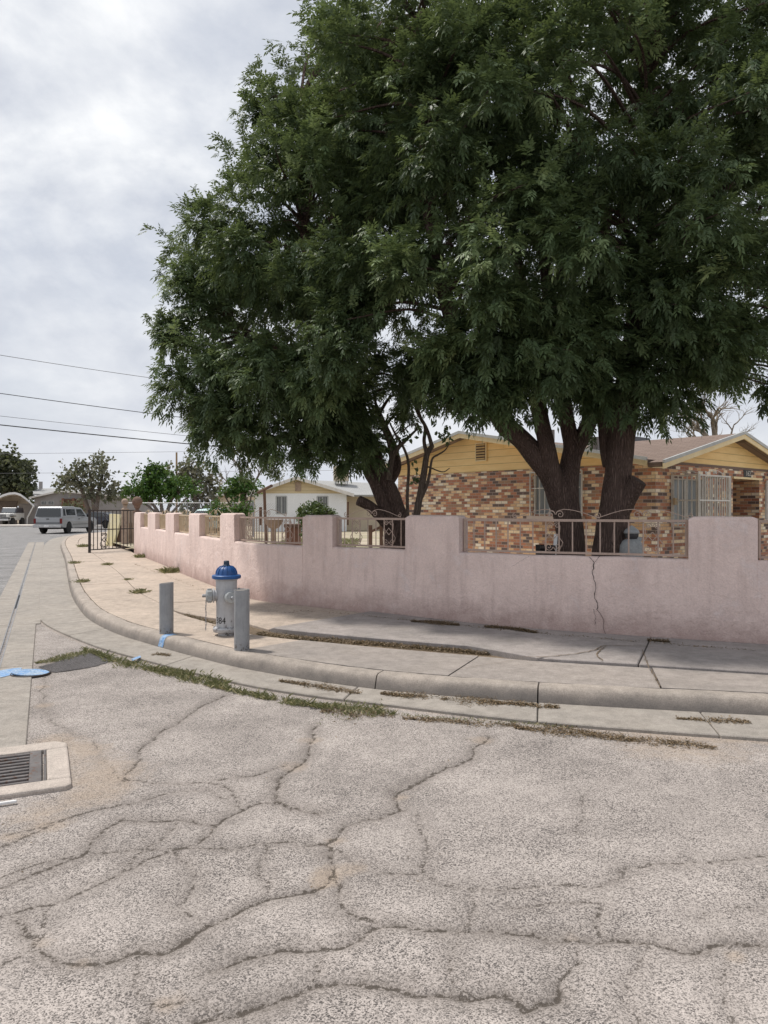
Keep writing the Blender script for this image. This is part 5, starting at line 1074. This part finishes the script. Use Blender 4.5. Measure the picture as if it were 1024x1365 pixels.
# ------------------------------------------------------------------ trees
def unit(A): return A/(np.linalg.norm(A, axis=-1, keepdims=True)+1e-9)
def rdir(n): return unit(rng.normal(size=(n, 3)))
def leaf_quads(base, d, nrm, ll, lw):
    """pointed leaflets: base (n,3), direction, face normal, length and width arrays"""
    sd_ = unit(np.cross(d, nrm)); m_ = base+d*(ll*.45)[:, None]; dr = np.zeros_like(base); dr[:, 2] = -.12*ll
    V = np.stack([base, m_+sd_*(lw/2)[:, None], base+d*ll[:, None]+dr, m_-sd_*(lw/2)[:, None]], 1)
    return V
def leaves_obj(name, V, tint, mat, parent):
    og = np.array(ORG[parent]) if parent in ORG else np.zeros(3)
    me = bpy.data.meshes.new(name); n = len(V); fill_mesh(me, (V-og).reshape(-1, 3), np.arange(n*4).reshape(n, 4))
    a = me.attributes.new('tint', 'FLOAT', 'POINT'); a.data.foreach_set('value', np.repeat(np.clip(tint, 0, 1), 4).astype(np.float32))
    me.materials.append(mat); o = bpy.data.objects.new(name, me); COL.objects.link(o)
    if parent is not None: o.parent = parent
    return o
def compound(tips, dirs, nleaf, pairs, lr, ll, lw, droop=.45, tint0=None):
    """twig tips -> drooping pinnate leaves -> leaflets"""
    n = len(tips); tint0 = rng.random(n)**2.2*.7 if tint0 is None else tint0
    T = np.repeat(tips, nleaf, 0); D = np.repeat(dirs, nleaf, 0); k = len(T); tt = np.repeat(tint0, nleaf)+rng.normal(0, .08, k)
    rd = unit(D*.95+rdir(k)*.7+np.array([0, 0, -droop*.25])); st = T-D*(rng.random(k)*.16)[:, None]
    up = unit(np.array([0, 0, 1.])+rdir(k)*.45); sd_ = unit(np.cross(rd, up)); up = np.cross(sd_, rd); L = lr*(.75+.5*rng.random(k))
    outV = []; outT = []
    for q in range(pairs):
        f = .28+.72*q/pairs
        for s_ in (-1, 1):
            b = st+rd*(L*f)[:, None]+np.array([0, 0, -1])*(L*f*f*.15)[:, None]; d = unit(rd*.62+sd_*s_*.8+rng.normal(0, .14, (k, 3))+np.array([0, 0, -.22]))
            outV.append(leaf_quads(b, d, unit(up+rng.normal(0, .25, (k, 3))), ll*(.8+.4*rng.random(k))*(1-.25*abs(f-.6)), np.full(k, lw)*(.8+.4*rng.random(k)))); outT.append(tt)
    b = st+rd*L[:, None]+np.array([0, 0, -1])*(L*.15)[:, None]; outV.append(leaf_quads(b, unit(rd+np.array([0, 0, -.3])), up, ll*(.9+.4*rng.random(k)), np.full(k, lw))); outT.append(tt)
    return np.concatenate(outV), np.concatenate(outT)
TINT = []
def blob_tips(blobs, dens, spread=.2, per=9, hollow=.60, flat=1.0, tuft=False):
    """clumps of twig tips over the outer part of overlapping round lobes"""
    P = []; D = []; C = []; TINT.clear()
    for c, r in blobs:
        c = np.array(c); nc = max(3, int(dens*4*PI*r*r/per)); u = rdir(nc); rad = r*(hollow+((.90 if tuft else 1.05)-hollow)*rng.random(nc)**.6)
        cc = c+u*rad[:, None]*np.array([1, 1, flat]); C.append(cc)
        for k in range(nc):
            m_ = rng.integers(per//2, per+per//2+1)
            if tuft:      # a leafy bough end: flattened clump, twigs fanning out of it
                of = np.clip(rng.normal(0, 1, (m_, 3)), -1.6, 1.6)*np.array([1, 1, .8])*spread*(.65+.55*rng.random()); of += np.outer(rng.random(m_)**2, u[k])*.25; P.append(cc[k]+of)
                D.append(unit(unit(of)*.7+u[k]*.55+rdir(m_)*.35)); TINT.append(np.full(m_, rng.random()**2.6*.62)+rng.random(m_)**2.5*.5); continue
            P.append(cc[k]+rng.normal(0, 1, (m_, 3))*spread*(.7+.6*rng.random())); D.append(unit(np.tile(u[k]*.8+np.array([0, 0, .05]), (m_, 1))+rdir(m_)*.6))
    return np.concatenate(P), np.concatenate(D), np.concatenate(C)
def limb(mb, pts, r, n=10, wig=.0):
    P = crom3([Vector(p) for p in pts]); rr = np.interp(np.linspace(0, 1, len(P)), np.linspace(0, 1, len(r)), r)
    P = [p+Vector((mnoise.noise(p*1.7), mnoise.noise(p*1.7+Vector((9, 3, 1))), 0))*wig for p in P]
    rr = [a*(1+.10*mnoise.noise(p*3.1)) for a, p in zip(rr, P)]; mb.tube(P, rr, n); return P
def crom3(P, k=6):
    Q = [P[0]*2-P[1]]+P+[P[-1]*2-P[-2]]; out = []
    for i in range(1, len(Q)-2):
        a, b, c, d = Q[i-1:i+3]
        for j in range(k): t = j/k; out.append(.5*((2*b)+(-a+c)*t+(2*a-5*b+4*c-d)*t*t+(-a+3*b-3*c+d)*t**3))
    return out+[P[-1]]
def crownline(lst): return B_([(x, y-min(30, .42*max(0, y-432)), Y, r) for x, y, Y, r in lst])
def B_(lst): return [(at(px, py, Y), r*Y/F) for px, py, Y, r in lst]
def twigs(mb, src, targets, r0=.035, n=4):
    """boughs from the nearest limb point out to leaf clumps"""
    S = np.array([tuple(p) for p in src])
    for c in targets:
        k = int(np.argmin(np.linalg.norm(S-c, axis=1)+.6*np.maximum(0, S[:, 2]-c[2]))); a = Vector(S[k]); b = Vector(c); m_ = (a+b)/2+Vector((random.gauss(0, .1), random.gauss(0, .1), .12*(b-a).length))
        mb.tube(crom3([a, m_, b], 4), [r0, r0*.9, r0*.8, r0*.7, r0*.6, r0*.5, r0*.4, r0*.3, r0*.2], n)
def G3(px, Y, z=.28): p = at(px, HZ, Y); p.z = z; return p
def big_tree(base, label, limbs, blobs, dens, back=(), raised=True):
    t = empty('shade_tree', base, label, 'tree'); mb = MB(); src = []
    for pts, r in limbs: src += limb(mb, pts, r, 14, .03)
    tips, dirs, cl = blob_tips((crownline if raised else B_)(blobs), dens*1.05, .24, 30, .50, tuft=True); tt_ = np.concatenate(TINT)
    src_hi = [p for p in src if p.z > 2.6] or src
    mb.build('trunk', MT['bark'], t, smooth=True, angle=80)
    mb = MB(); sel = cl[rng.permutation(len(cl))[:min(len(cl), 170)]]; twigs(mb, src_hi, sel); mb.build('branches', MT['bark'], t, smooth=True, angle=80)
    if back:
        t2, d2, _ = blob_tips(B_(back), dens*.55, .3); tips = np.concatenate([tips, t2]); dirs = np.concatenate([dirs, d2]); tt_ = np.concatenate([tt_, rng.random(len(t2))*.25])
    V, tn = compound(tips, dirs, 5, 4, .165, .078, .027, .45, tt_); leaves_obj('crown', V, tn, MT['leaf'], t); return t, mb
YA, YB, YC = 12.4, 10.7, 10.4
# leaning tree at the left, its crown making the left half of the foliage
A_ = lambda px, py, dy=0: at(px, py, YA+dy)
big_tree(G3(529, YA), 'leaning shade tree with sawn side stub behind the short railing, crown reaching far left',
  [([G3(529, YA), A_(529, 715), A_(528, 690), A_(517, 655), A_(501, 622), A_(488, 592), A_(478, 560), A_(460, 500, -.3), A_(430, 420, -.4), A_(410, 330, -.3), A_(400, 230), A_(400, 130)], [.24, .215, .195, .18, .17, .155, .15, .145, .13, .10, .08, .04]),
   ([A_(524, 705, -.1), A_(508, 690, -.25), A_(492, 675, -.35), A_(477, 667, -.42)], [.12, .10, .085, .08]),
   ([A_(520, 700, -.2), A_(508, 668, -.2), A_(498, 644, -.2), A_(490, 630, -.15), A_(488, 612, -.1), A_(485, 590, .0), A_(440, 520, .3), A_(380, 470, .3), A_(310, 430, .3)], [.10, .095, .09, .085, .085, .08, .08, .06, .03]),
   ([A_(515, 652, .1), A_(530, 625, .15), A_(527, 600, .2), A_(515, 575, .2), A_(500, 540, .2)], [.08, .07, .06, .06, .05]),
   ([A_(440, 440), A_(370, 380, .2), A_(300, 320, .4)], [.09, .06, .03])],
  [(310,340,12.2,50),(274,425,12,36),(364,276,12.2,44),(424,175,12.6,44),(467,98,13,48),(300,485,11.6,50),(350,540,11.6,42),(415,560,11.5,46),(462,550,12,46),(400,300,11,110),(395,425,10.6,105),(470,470,10.6,92),(450,195,11.5,100),
   (238,445,12,8),(246,505,12,10),(274,302,12,12),(350,152,12.6,12),(362,215,12.3,12),(285,540,12,14),(540,530,12,28),(256,376,12,20),(457,40,13,14),(520,330,11,90),(330,500,11.4,45),(385,520,11.2,48),(440,525,11.2,48),(300,540,11.6,30),(455,590,12,26),(425,580,11.8,30),(482,585,12.2,24),(305,562,11.6,20),(352,572,11.5,24),(400,588,11.6,24)],
  27, raised=False, back=[(390,330,14,140),(430,480,13.4,90),(330,420,13.6,90),(470,160,14,120)])
# twin trunked tree
B3 = lambda px, py, dy=0: at(px, py, YB+dy)
big_tree(G3(759, YB), 'thick dark trunk forking low into four limbs behind the long railing, with dense middle crown',
  [([G3(756, YB), B3(758, 735), B3(755, 690), B3(745, 655), B3(733, 632), B3(712, 606), B3(694, 585), B3(673, 565), B3(648, 528, -.3), B3(620, 470, -.6), B3(590, 380, -.8), B3(570, 260, -.6), B3(560, 120, -.3), B3(555, 20)], [.215, .19, .185, .175, .165, .15, .145, .14, .13, .12, .10, .08, .06, .03]),
   ([G3(764, YB+.05), B3(762, 735, .05), B3(759, 685, .05), B3(757, 645, .05), B3(760, 615, .1), B3(763, 595, .1), B3(758, 572, .1), B3(752, 540, .1), B3(748, 500, .1), B3(730, 380, -.2), B3(715, 220, -.2), B3(700, 60, .1)], [.21, .185, .18, .165, .15, .14, .12, .11, .10, .09, .07, .04]),
   ([B3(745, 665, -.05), B3(740, 640, -.08), B3(733, 615, -.1), B3(726, 585, -.1), B3(720, 545, 0), B3(716, 480, .2), B3(690, 350, .4), B3(670, 200, .6)], [.12, .13, .125, .12, .115, .10, .08, .04]),
   ([B3(762, 615, .1), B3(768, 598, .1), B3(780, 577, .1), B3(788, 555, .1), B3(796, 520, .1), B3(803, 470, .2), B3(810, 350, .3), B3(800, 200, .5)], [.12, .125, .12, .115, .11, .10, .08, .04])],
  [(520,120,10.5,110),(560,270,9.4,115),(620,400,9.2,95),(645,475,9.5,42),(530,400,9.8,95),(640,150,9.2,130),(600,40,10,120),(700,320,8.8,120),(690,475,9.5,40),(740,440,9.2,80),(490,10,11,80),(560,480,10.4,50),(600,545,10.2,10),(680,90,9.6,110),
   (600,490,9.6,34),(652,555,9.6,14),(735,490,9.5,26),(720,528,9.8,28),(690,540,9.6,22),(570,180,9.2,70),(575,110,9.6,60),(750,370,9.9,70),(640,310,9.5,80),(745,250,9.6,70)],
  17, back=[(600,300,12.6,190),(700,150,12.6,170),(560,80,13,150),(690,440,12,80)])
# right trunk
C3 = lambda px, py, dy=0: at(px, py, YC+dy)
t, _ = big_tree(G3(815, YC), 'shade tree with one massive straight trunk and sawn stub, crown filling the right side',
  [([G3(805, YC), C3(811, 738), C3(813, 715), C3(818, 685), C3(822, 650), C3(826, 610), C3(830, 570), C3(836, 530), C3(842, 480), C3(855, 380, -.3), C3(865, 250, -.3), C3(860, 100)], [.27, .235, .215, .215, .20, .19, .19, .185, .175, .14, .10, .04]),
   ([C3(820, 690, -.05), C3(834, 668, -.1), C3(846, 648, -.16), C3(851, 640, -.19)], [.15, .145, .135, .125]),
   ([C3(816, 620, .1), C3(811, 590, .15), C3(808, 560, .2), C3(806, 520, .3), C3(795, 420, .5), C3(780, 300, .6), C3(770, 150, .7)], [.13, .12, .115, .11, .09, .07, .04]),
   ([C3(842, 490), C3(900, 420, -.2), C3(980, 340, -.2), C3(1070, 280, -.1)], [.14, .11, .08, .04]), ([C3(850, 420), C3(930, 300, .3), C3(1010, 180, .3), C3(1080, 60, .3)], [.12, .10, .07, .03])],
  [(780,150,9.2,140),(860,300,8.7,135),(900,430,9,98),(960,200,9.1,130),(985,390,9.1,108),(1000,60,10,130),(760,20,10.5,130),(850,480,9.5,62),(880,545,10,22),(1010,490,9.6,58),(955,505,10,32),(1120,300,9.6,160),(1130,100,10,160),(870,80,9.6,130),
   (800,480,9.8,44),(795,545,10.4,14),(1030,540,9.9,20),(925,490,9.8,36),(1150,450,9.8,110),(770,528,9.9,32),(830,535,9.7,26),(720,430,9.4,50),(880,-60,10.2,140),(800,320,9.2,110)],
  17, back=[(850,300,12.3,200),(980,250,12.5,200),(900,100,12.8,200),(960,440,11.8,90),(820,450,11.8,90)])
# slender young tree with big dark leaves in front of the brick gable
YD = 12.0; D3 = lambda px, py, dy=0: at(px, py, YD+dy)
t = empty('young_tree', G3(553, YD), 'slender young tree with sparse broad leaves standing before the brick gable wall', 'tree'); mb = MB(); src = []
for pts, r in [([G3(551, YD), D3(553, 715), D3(555, 690), D3(560, 660), D3(566, 628), D3(570, 606), D3(577, 594)], [.075, .07, .06, .055, .05, .045, .04]),
   ([D3(570, 606), D3(566, 588), D3(567, 570), D3(560, 555), D3(555, 535)], [.035, .03, .028, .022, .015]), ([D3(577, 596), D3(572, 580), D3(566, 566), D3(556, 550), D3(552, 535)], [.035, .03, .028, .022, .015]),
   ([D3(558, 672), D3(568, 650), D3(573, 632), D3(577, 612), D3(585, 606), D3(594, 600), D3(599, 592)], [.03, .028, .022, .016, .014, .011, .008]), ([D3(544, 700, .1), D3(543, 660, .1), D3(545, 620, .1), D3(539, 598, .1), D3(528, 580, .1), D3(520, 565)], [.028, .026, .024, .022, .018, .014]),
   ([D3(518, 640, .1), D3(522, 612, .1), D3(530, 598, .1), D3(540, 588, .1), D3(549, 579), D3(556, 572)], [.05, .045, .04, .03, .022, .016]), ([D3(522, 612, .1), D3(518, 590, .1), D3(510, 572, .1)], [.04, .03, .02]),
   ([D3(571, 622), D3(590, 629), D3(600, 624)], [.012, .009, .006]), ([D3(537, 575), D3(546, 567), D3(556, 566), D3(557, 560)], [.012, .01, .008, .006])]:
    src += limb(mb, pts, r, 8, .01)
mb.build('trunk', MT['bark_grey'], t, smooth=True, angle=80)
spots = [(553,622),(556,637),(551,617),(590,583),(598,586),(585,578),(592,575),(545,582),(550,584),(538,586),(512,622),(506,616),(518,597),(508,596),(560,575),(596,570),(580,560),(600,578),(555,641),(517,560),(530,556),(575,545)]
T_ = []; 
for px, py in spots: T_ += [tuple(D3(px+random.gauss(0, 2.5), py+random.gauss(0, 2.5), random.gauss(0, .08))) for _ in range(5)]
T_ = np.array(T_); k = len(T_); d = unit(rdir(k)+np.array([0, 0, -.8])); leaves_obj('foliage', leaf_quads(T_, d, rdir(k), np.full(k, .085), np.full(k, .065)), rng.random(k)*.4, MT['leaf'], t)
# smaller trees and shrubs
def small_tree(name, label, cat, base, stems, blobs, mat, n_per, ll, lw, spread, barkm, flat=.8, hollow=.45, extra=0, group=None, ntw=40, part='crown'):
    t = empty(name, base, label, cat, group); src = []
    if stems:
        mb = MB()
        for pts, r in stems: src += limb(mb, pts, r, 7, .02)
        P, D, C = blob_tips(B_(blobs), n_per, spread, 9, hollow, flat)
        if ntw: twigs(mb, src[len(src)//3:], C[rng.permutation(len(C))[:ntw]], r[-1]*.8, 4)
        mb.build('trunk', MT[barkm], t, smooth=True, angle=80)
    else: P, D, C = blob_tips(B_(blobs), n_per, spread, 9, hollow, flat)
    k = 5; T_ = np.repeat(P, k, 0)+rng.normal(0, spread*.35, (len(P)*k, 3)); m_ = len(T_)
    V = leaf_quads(T_, unit(np.repeat(D, k, 0)+rdir(m_)*.9), rdir(m_), ll*(.7+.6*rng.random(m_)), lw*(.7+.6*rng.random(m_)))
    leaves_obj(part, V, np.repeat(rng.random(len(P))**1.6*.8, k)+rng.normal(0, .1, m_), MT[mat], t); return t
S = lambda px, py, Y, dy=0: at(px, py, Y+dy)
small_tree('evergreen_tree', 'dense dark evergreen tree rising behind the white carport', 'tree', (at(8, 0, 92).x, 92, 0), [([(at(8, 0, 92).x, 92, 0), S(8, 660, 92), S(10, 620, 92)], [.5, .4, .15])],
   [(0, 640, 92, 24), (22, 645, 92, 20), (12, 622, 92, 18), (33, 640, 92, 12), (8, 608, 92, 9), (-20, 630, 92, 26), (38, 655, 90, 8), (25, 628, 92, 12), (40, 672, 88, 7)], 'leaf_olive', 4.5, .55, .34, .5, 'bark_grey')
small_tree('grey_leafed_tree', 'round open grey green tree in front of the grey house porch', 'tree', (at(122, 0, 74).x, 74, 0), [([(at(126, 0, 74).x, 74, 0), S(127, 685, 74), S(132, 655, 74), S(138, 630, 74)], [.4, .33, .2, .08]), ([(at(121, 0, 74).x, 74, 0), S(118, 680, 74), S(108, 650, 74), S(100, 632, 74)], [.3, .25, .15, .07]), ([S(126, 680, 74), S(122, 650, 74), S(118, 620, 74)], [.22, .15, .06])],
   [(122, 614, 74, 9), (100, 632, 74, 15), (92, 645, 74, 12), (140, 628, 74, 13), (152, 642, 74, 10), (122, 640, 74, 16), (140, 652, 74, 13), (108, 655, 74, 9), (84, 640, 74, 5), (155, 655, 74, 6), (112, 622, 74, 9), (128, 658, 74, 10)], 'leaf_grey', 4.2, .36, .26, .4, 'bark_grey', ntw=60)
small_tree('umbrella_tree', 'bright green spreading tree with flat layered crown behind the gate posts', 'tree', (at(215, 0, 40).x, 40, .3), [([(at(218, 0, 40).x, 40, .2), S(216, 695, 40), S(206, 675, 40), S(190, 660, 40)], [.16, .13, .09, .04]), ([(at(219, 0, 40).x, 40, .2), S(222, 690, 40), S(228, 668, 40), S(240, 655, 40)], [.15, .12, .08, .04]), ([S(218, 695, 40), S(214, 665, 40), S(208, 645, 40)], [.12, .09, .04]), ([S(217, 692, 40), S(198, 675, 40), S(180, 664, 40)], [.08, .06, .03]), ([S(220, 694, 40), S(236, 676, 40), S(250, 664, 40)], [.08, .06, .03])],
   [(190, 645, 40, 17), (215, 640, 40, 18), (240, 650, 40, 16), (205, 628, 40, 10), (178, 655, 40, 11), (255, 655, 40, 8), (225, 655, 40, 12), (198, 655, 40, 13), (168, 659, 40, 6), (200, 621, 40, 5)], 'leaf_bright', 40, .17, .11, .17, 'bark_grey', .62)
small_tree('grey_leafed_tree', 'tall grey green tree behind the spreading bright green tree', 'tree', (at(262, 0, 62).x, 62, 0), [([(at(262, 0, 62).x, 62, 0), S(262, 680, 62), S(258, 640, 62), S(255, 618, 62)], [.3, .26, .15, .06])],
   [(256, 620, 62, 10), (264, 636, 62, 15), (248, 632, 62, 11), (275, 650, 62, 12), (262, 655, 62, 16), (278, 668, 62, 10), (255, 675, 62, 14), (284, 655, 62, 6), (240, 625, 62, 6), (232, 640, 62, 8)], 'leaf_grey', 5.5, .34, .24, .38, 'bark_grey')
small_tree('umbrella_tree', 'small green tree with flat crown on thin stems left of the white house', 'tree', (at(318, 0, 34).x, 34, .3), [([(at(318, 0, 34).x, 34, .3), S(316, 690, 34), S(308, 675, 34), S(300, 662, 34)], [.09, .08, .05, .03]), ([(at(319, 0, 34).x, 34, .3), S(322, 688, 34), S(326, 668, 34), S(328, 656, 34)], [.09, .08, .05, .03]), ([S(320, 690, 34), S(332, 672, 34), S(335, 660, 34)], [.06, .05, .03])],
   [(310, 650, 34, 13), (325, 648, 34, 12), (338, 650, 34, 8), (300, 658, 34, 8), (318, 643, 34, 8), (318, 660, 34, 8)], 'leaf_bright', 50, .14, .09, .14, 'bark_grey', .6)
for lab, bl, Yq, mt in (('bright green shrub beside the pale aqua car beyond the fence', [(291, 681, 33, 9), (286, 677, 33, 6), (297, 679, 33, 6)], 33, 'leaf_bright'), ('darker green shrub under the small flat crowned tree', [(322, 680, 33, 10), (315, 678, 33, 7), (330, 684, 33, 8)], 33, 'leaf_bright'),
                    ('rounded pale green shrub poking above the wall in front of the white house', [(422, 688, 19, 15), (408, 690, 19, 11), (436, 690, 19, 11), (424, 680, 19, 8), (422, 705, 19, 16)], 19, 'leaf_shrub')):
    small_tree('shrub', lab, 'shrub', (at(bl[0][0], 0, Yq).x, Yq, .3), [([(at(bl[0][0], 0, Yq).x, Yq, .3), at(*bl[0][:2], Yq)], [.05, .03])], bl, mt, 80 if Yq > 30 else 300, .11 if Yq > 30 else .075, .07 if Yq > 30 else .04, .11 if Yq > 30 else .07, 'bark_grey', 1.0, .5, ntw=12, part='foliage')
small_tree('shrub', 'grey green bush in front of the porch of the grey house', 'shrub', (at(102, 0, 80).x, 80, 0), [([(at(102, 0, 80).x, 80, 0), S(102, 685, 80)], [.15, .08])], [(98, 681, 80, 8), (108, 682, 80, 8), (103, 677, 80, 6)], 'leaf_grey', 4, .34, .22, .35, 'bark_grey', 1.0, part='foliage')
def bare(mb, a, d, L, r, lev):
    P = [a]; 
    for k in range(5): d = (d+Vector((random.gauss(0, .16), random.gauss(0, .16), random.gauss(.03, .1)))).normalized(); P.append(P[-1]+d*L/5)
    mb.tube(P, [r*(1-.13*k) for k in range(6)], 5 if lev else 7)
    if lev > 0:
        for k in range(4): bare(mb, P[2+k % 4] if k < 3 else P[5], (d+Vector((random.gauss(0, .65), random.gauss(0, .5), random.gauss(.15, .4)))).normalized(), L*random.uniform(.5, .75), r*.45, lev-1)
def bare_tree(label, px, Y, stems, lev, barkm, leaves=None):
    b = Vector((at(px, 0, Y).x, Y, .2)); t = empty('bare_tree', b, label, 'tree'); mb = MB()
    for (x0, y0, x1, y1, r) in stems:
        a = at(x0, y0, Y); e = at(x1, y1, Y); mb.tube([b, b+(a-b)*.5+Vector((random.gauss(0, .1), 0, 0)), a], [r*1.4, r*1.2, r], 7); bare(mb, a, (e-a).normalized(), (e-a).length*.7, r, lev)
    mb.build('trunk', MT[barkm], t, smooth=True, angle=80)
    if leaves:
        P, D, C = blob_tips(B_(leaves[0]), leaves[1], .25, 7, .1); k = 4; T_ = np.repeat(P, k, 0)+rng.normal(0, .12, (len(P)*k, 3)); m_ = len(T_)
        leaves_obj('foliage', leaf_quads(T_, rdir(m_), rdir(m_), np.full(m_, leaves[2]), np.full(m_, leaves[2]*.5)), rng.random(m_), MT['leaf_grey'], t)
bare_tree('half bare twiggy tree rising behind the small flat crowned tree', 322, 52, [(325, 650, 327, 590, .09), (312, 655, 290, 622, .08), (330, 652, 362, 618, .09), (322, 655, 318, 610, .07)], 2, 'bark_grey', ([(330, 605, 52, 12), (328, 625, 52, 9), (358, 628, 52, 8), (322, 590, 52, 8), (368, 635, 52, 6)], 2.2, .22))
bare_tree('nearly bare pale tree behind the right gable roof of the brick house', 948, 27, [(946, 600, 943, 540, .14), (957, 600, 962, 535, .15), (940, 600, 915, 560, .07), (965, 600, 1000, 560, .06), (935, 600, 905, 570, .05)], 3, 'bark_pale')

# ------------------------------------------------------------------ weeds, grass and litter
def scatter_line(pts, n, wd, z=.0, taper=True):
    P = crom(pts, .03); i = rng.integers(0, len(P), n); Nn = normals(P); f = i/len(P)
    env = np.sin(np.clip(f, 0, 1)*PI)**.5 if taper else 1.0
    wv = np.array([.3+1.7*abs(mnoise.noise(Vector((p[0]*2.1, p[1]*2.1, 6)))) for p in P]); off = rng.normal(0, 1, n)*wd*env*wv[i]*1.25; q = P[i]+Nn[i]*off[:, None]+rng.normal(0, .01, (n, 2)); return np.c_[q, np.full(n, z)]
def blades(P, h, w_, lean=.6):
    n = len(P); d = unit(np.c_[rng.normal(0, lean, (n, 2)), np.ones(n)]); hh = h*(.35+.9*rng.random(n)); s_ = unit(np.c_[rng.normal(size=(n, 2)), np.zeros(n)])
    return np.stack([P-s_*w_/2, P+s_*w_/2, P+d*(hh*.6)[:, None]+s_*w_*.3, P+d*hh[:, None]+np.c_[d[:, :2]*(hh*.4)[:, None], -hh*.1]], 1)
def flakes(P, ls, hmax):
    n = len(P); P = P.copy(); P[:, 2] += rng.random(n)**2*hmax; d = unit(np.c_[rng.normal(size=(n, 2)), rng.normal(0, .35, n)]); nr = unit(np.c_[rng.normal(0, .5, (n, 2)), np.ones(n)]); l_ = ls*(.4+.9*rng.random(n))
    return leaf_quads(P, d, nr, l_, l_*.32)
gl = lambda pts, z=0.0: [g(x, y, z) for x, y in pts]
V = []; 
for pts, n, wd, h in (([(112, 866), (150, 880), (200, 893), (250, 905), (300, 919), (360, 932), (410, 941), (445, 947)], 5200, .045, .055), ([(50, 884), (75, 880), (100, 873), (120, 868)], 1500, .07, .03), ([(430, 942), (470, 944), (500, 950), (525, 952)], 900, .05, .045), ([(205, 893), (260, 903), (300, 914)], 800, .06, .07),
                      ([(440, 945), (470, 950), (500, 955)], 400, .09, .03), ([(520, 952), (600, 958), (690, 964), (760, 970)], 500, .03, .02)):
    V.append(blades(scatter_line(gl(pts), n, wd), h, .007))
for pts, n, wd, h in (([(128, 797-12), (150, 768), (137, 747)], 0, .03, .05),):
    pass
V.append(blades(scatter_line(gl([(115, 868), (200, 893), (300, 918), (440, 946)]), 90, .05), .085, .0035, .5))
V = np.concatenate(V); nz = np.array([mnoise.noise(Vector((v[0][0]*5, v[0][1]*5, 0)))+.5*mnoise.noise(Vector((v[0][0]*17, v[0][1]*17, 4))) for v in V])
V = V[nz+rng.normal(0, .2, len(V)) > -.22]; o = leaves_obj('grass', V, rng.random(len(V))**1.3, MT['grass'], None); tag(o, kind='stuff')
P = np.c_[rng.uniform(-4.2, -1.0, 3000), rng.uniform(25.5, 33, 3000), np.full(3000, .3)]; V = blades(P, .12, .03, .4); o = leaves_obj('lawn', V, rng.random(len(V))*.8, MT['grass'], None); tag(o, kind='stuff')
V = []
for pts, n, wd, z, hm in (([(375, 908), (410, 913), (445, 919), (478, 924)], 900, .035, .026, .03), ([(510, 925), (560, 929), (620, 934), (680, 938), (742, 943)], 2200, .035, .026, .035), ([(905, 958), (950, 960), (995, 962)], 500, .02, .026, .02),
     ([(345, 845), (400, 851), (480, 857), (560, 863), (640, 871)], 3600, .09, .118, .045), ([(250, 822), (275, 830), (290, 838)], 500, .06, .13, .03), ([(552, 829), (580, 830), (608, 833)], 700, .03, .178, .035), ([(650, 836), (680, 838), (712, 843)], 800, .035, .178, .035), ([(865, 854), (880, 855), (890, 856)], 150, .02, .178, .02),
     ([(690, 970), (760, 975), (820, 983), (900, 990), (950, 997)], 1600, .07, .003, .015), ([(540, 957), (600, 961), (690, 967)], 700, .03, .003, .015), ([(430, 948), (480, 946), (520, 955)], 500, .07, .003, .02), ([(205, 873), (215, 872), (225, 874)], 200, .03, .026, .02),
     ([(180, 752), (330, 806), (420, 815)], 300, .05, .155, .01), ([(430, 815), (560, 828), (700, 842), (860, 856), (1020, 868)], 500, .03, .18, .01)):
    V.append(flakes(scatter_line(gl(pts, z), int(n*2.6), wd*1.25, z), .024, hm*.6))
n = 420; P = np.c_[rng.uniform(-2.5, 4.5, n), rng.uniform(3, 8.0, n), np.full(n, .004)]; ok = np.array([P[i, 1] < np.interp(P[i, 0], GE[:, 0][::-1], GE[:, 1][::-1])-.05 for i in range(n)]); V.append(flakes(P[ok], .016, .003))
V = np.concatenate(V); nz = np.array([mnoise.noise(Vector((v[0][0]*3.5, v[0][1]*3.5, 2)))+.6*mnoise.noise(Vector((v[0][0]*13, v[0][1]*13, 4))) for v in V])
V = V[nz+rng.normal(0, .22, len(V)) > -.22]
V2 = [flakes(scatter_line(gl(pts, .178), n, wd, .178), .026, .026) for pts, n, wd in (([(550, 829), (580, 830.5), (610, 834)], 2200, .035), ([(648, 836), (680, 838.5), (714, 844)], 2600, .045), ([(865, 854), (880, 855), (890, 856)], 500, .02))]
V2 += [flakes(scatter_line(gl([(345, 846), (400, 852), (480, 858), (560, 864), (650, 873)], .118), 5200, .07, .118), .03, .032), flakes(scatter_line(gl([(248, 820), (275, 829), (292, 838)], .13), 1500, .05, .13), .03, .025)]
V = np.concatenate([V]+V2); o = leaves_obj('leaf_litter', V, rng.random(len(V)), MT['litter'], None); tag(o, kind='stuff')
for px, py, sz, lab in ((110, 776, .09, 'green weed tuft in the kerb joint nearest the corner'), (99, 751, .10, 'small green weed patch in the kerb joint left of the gate post'), (112, 729, .16, 'green weed tuft beside the foot of the iron gate post'), (144, 753, .09, 'brownish weed tuft in the mid sidewalk joint nearest the gate'),
                        (187, 790, .10, 'flattened brown weed tuft in the mid sidewalk joint behind the slanted bollard'), (228, 763, .17, 'largest green weed tuft at the foot of the pink wall'), (190, 743, .16, 'green weed tuft at the foot of the wall by the end pillar'), (171, 773, .06, 'tiny weed in the mid sidewalk joint between two larger tufts')):
    x, y = g(px, py, .15); n = int(260*sz/.1); P = np.c_[rng.normal(x, sz*.55, n), rng.normal(y, sz*.8, n), np.full(n, .15)]
    t = empty('weed_tuft', (x, y, .15), lab, 'weed', 'weeds in the sidewalk joints'); V = blades(P, sz*.9, .010, .8); leaves_obj('blades', V, rng.random(len(V)), MT['grass'], t)
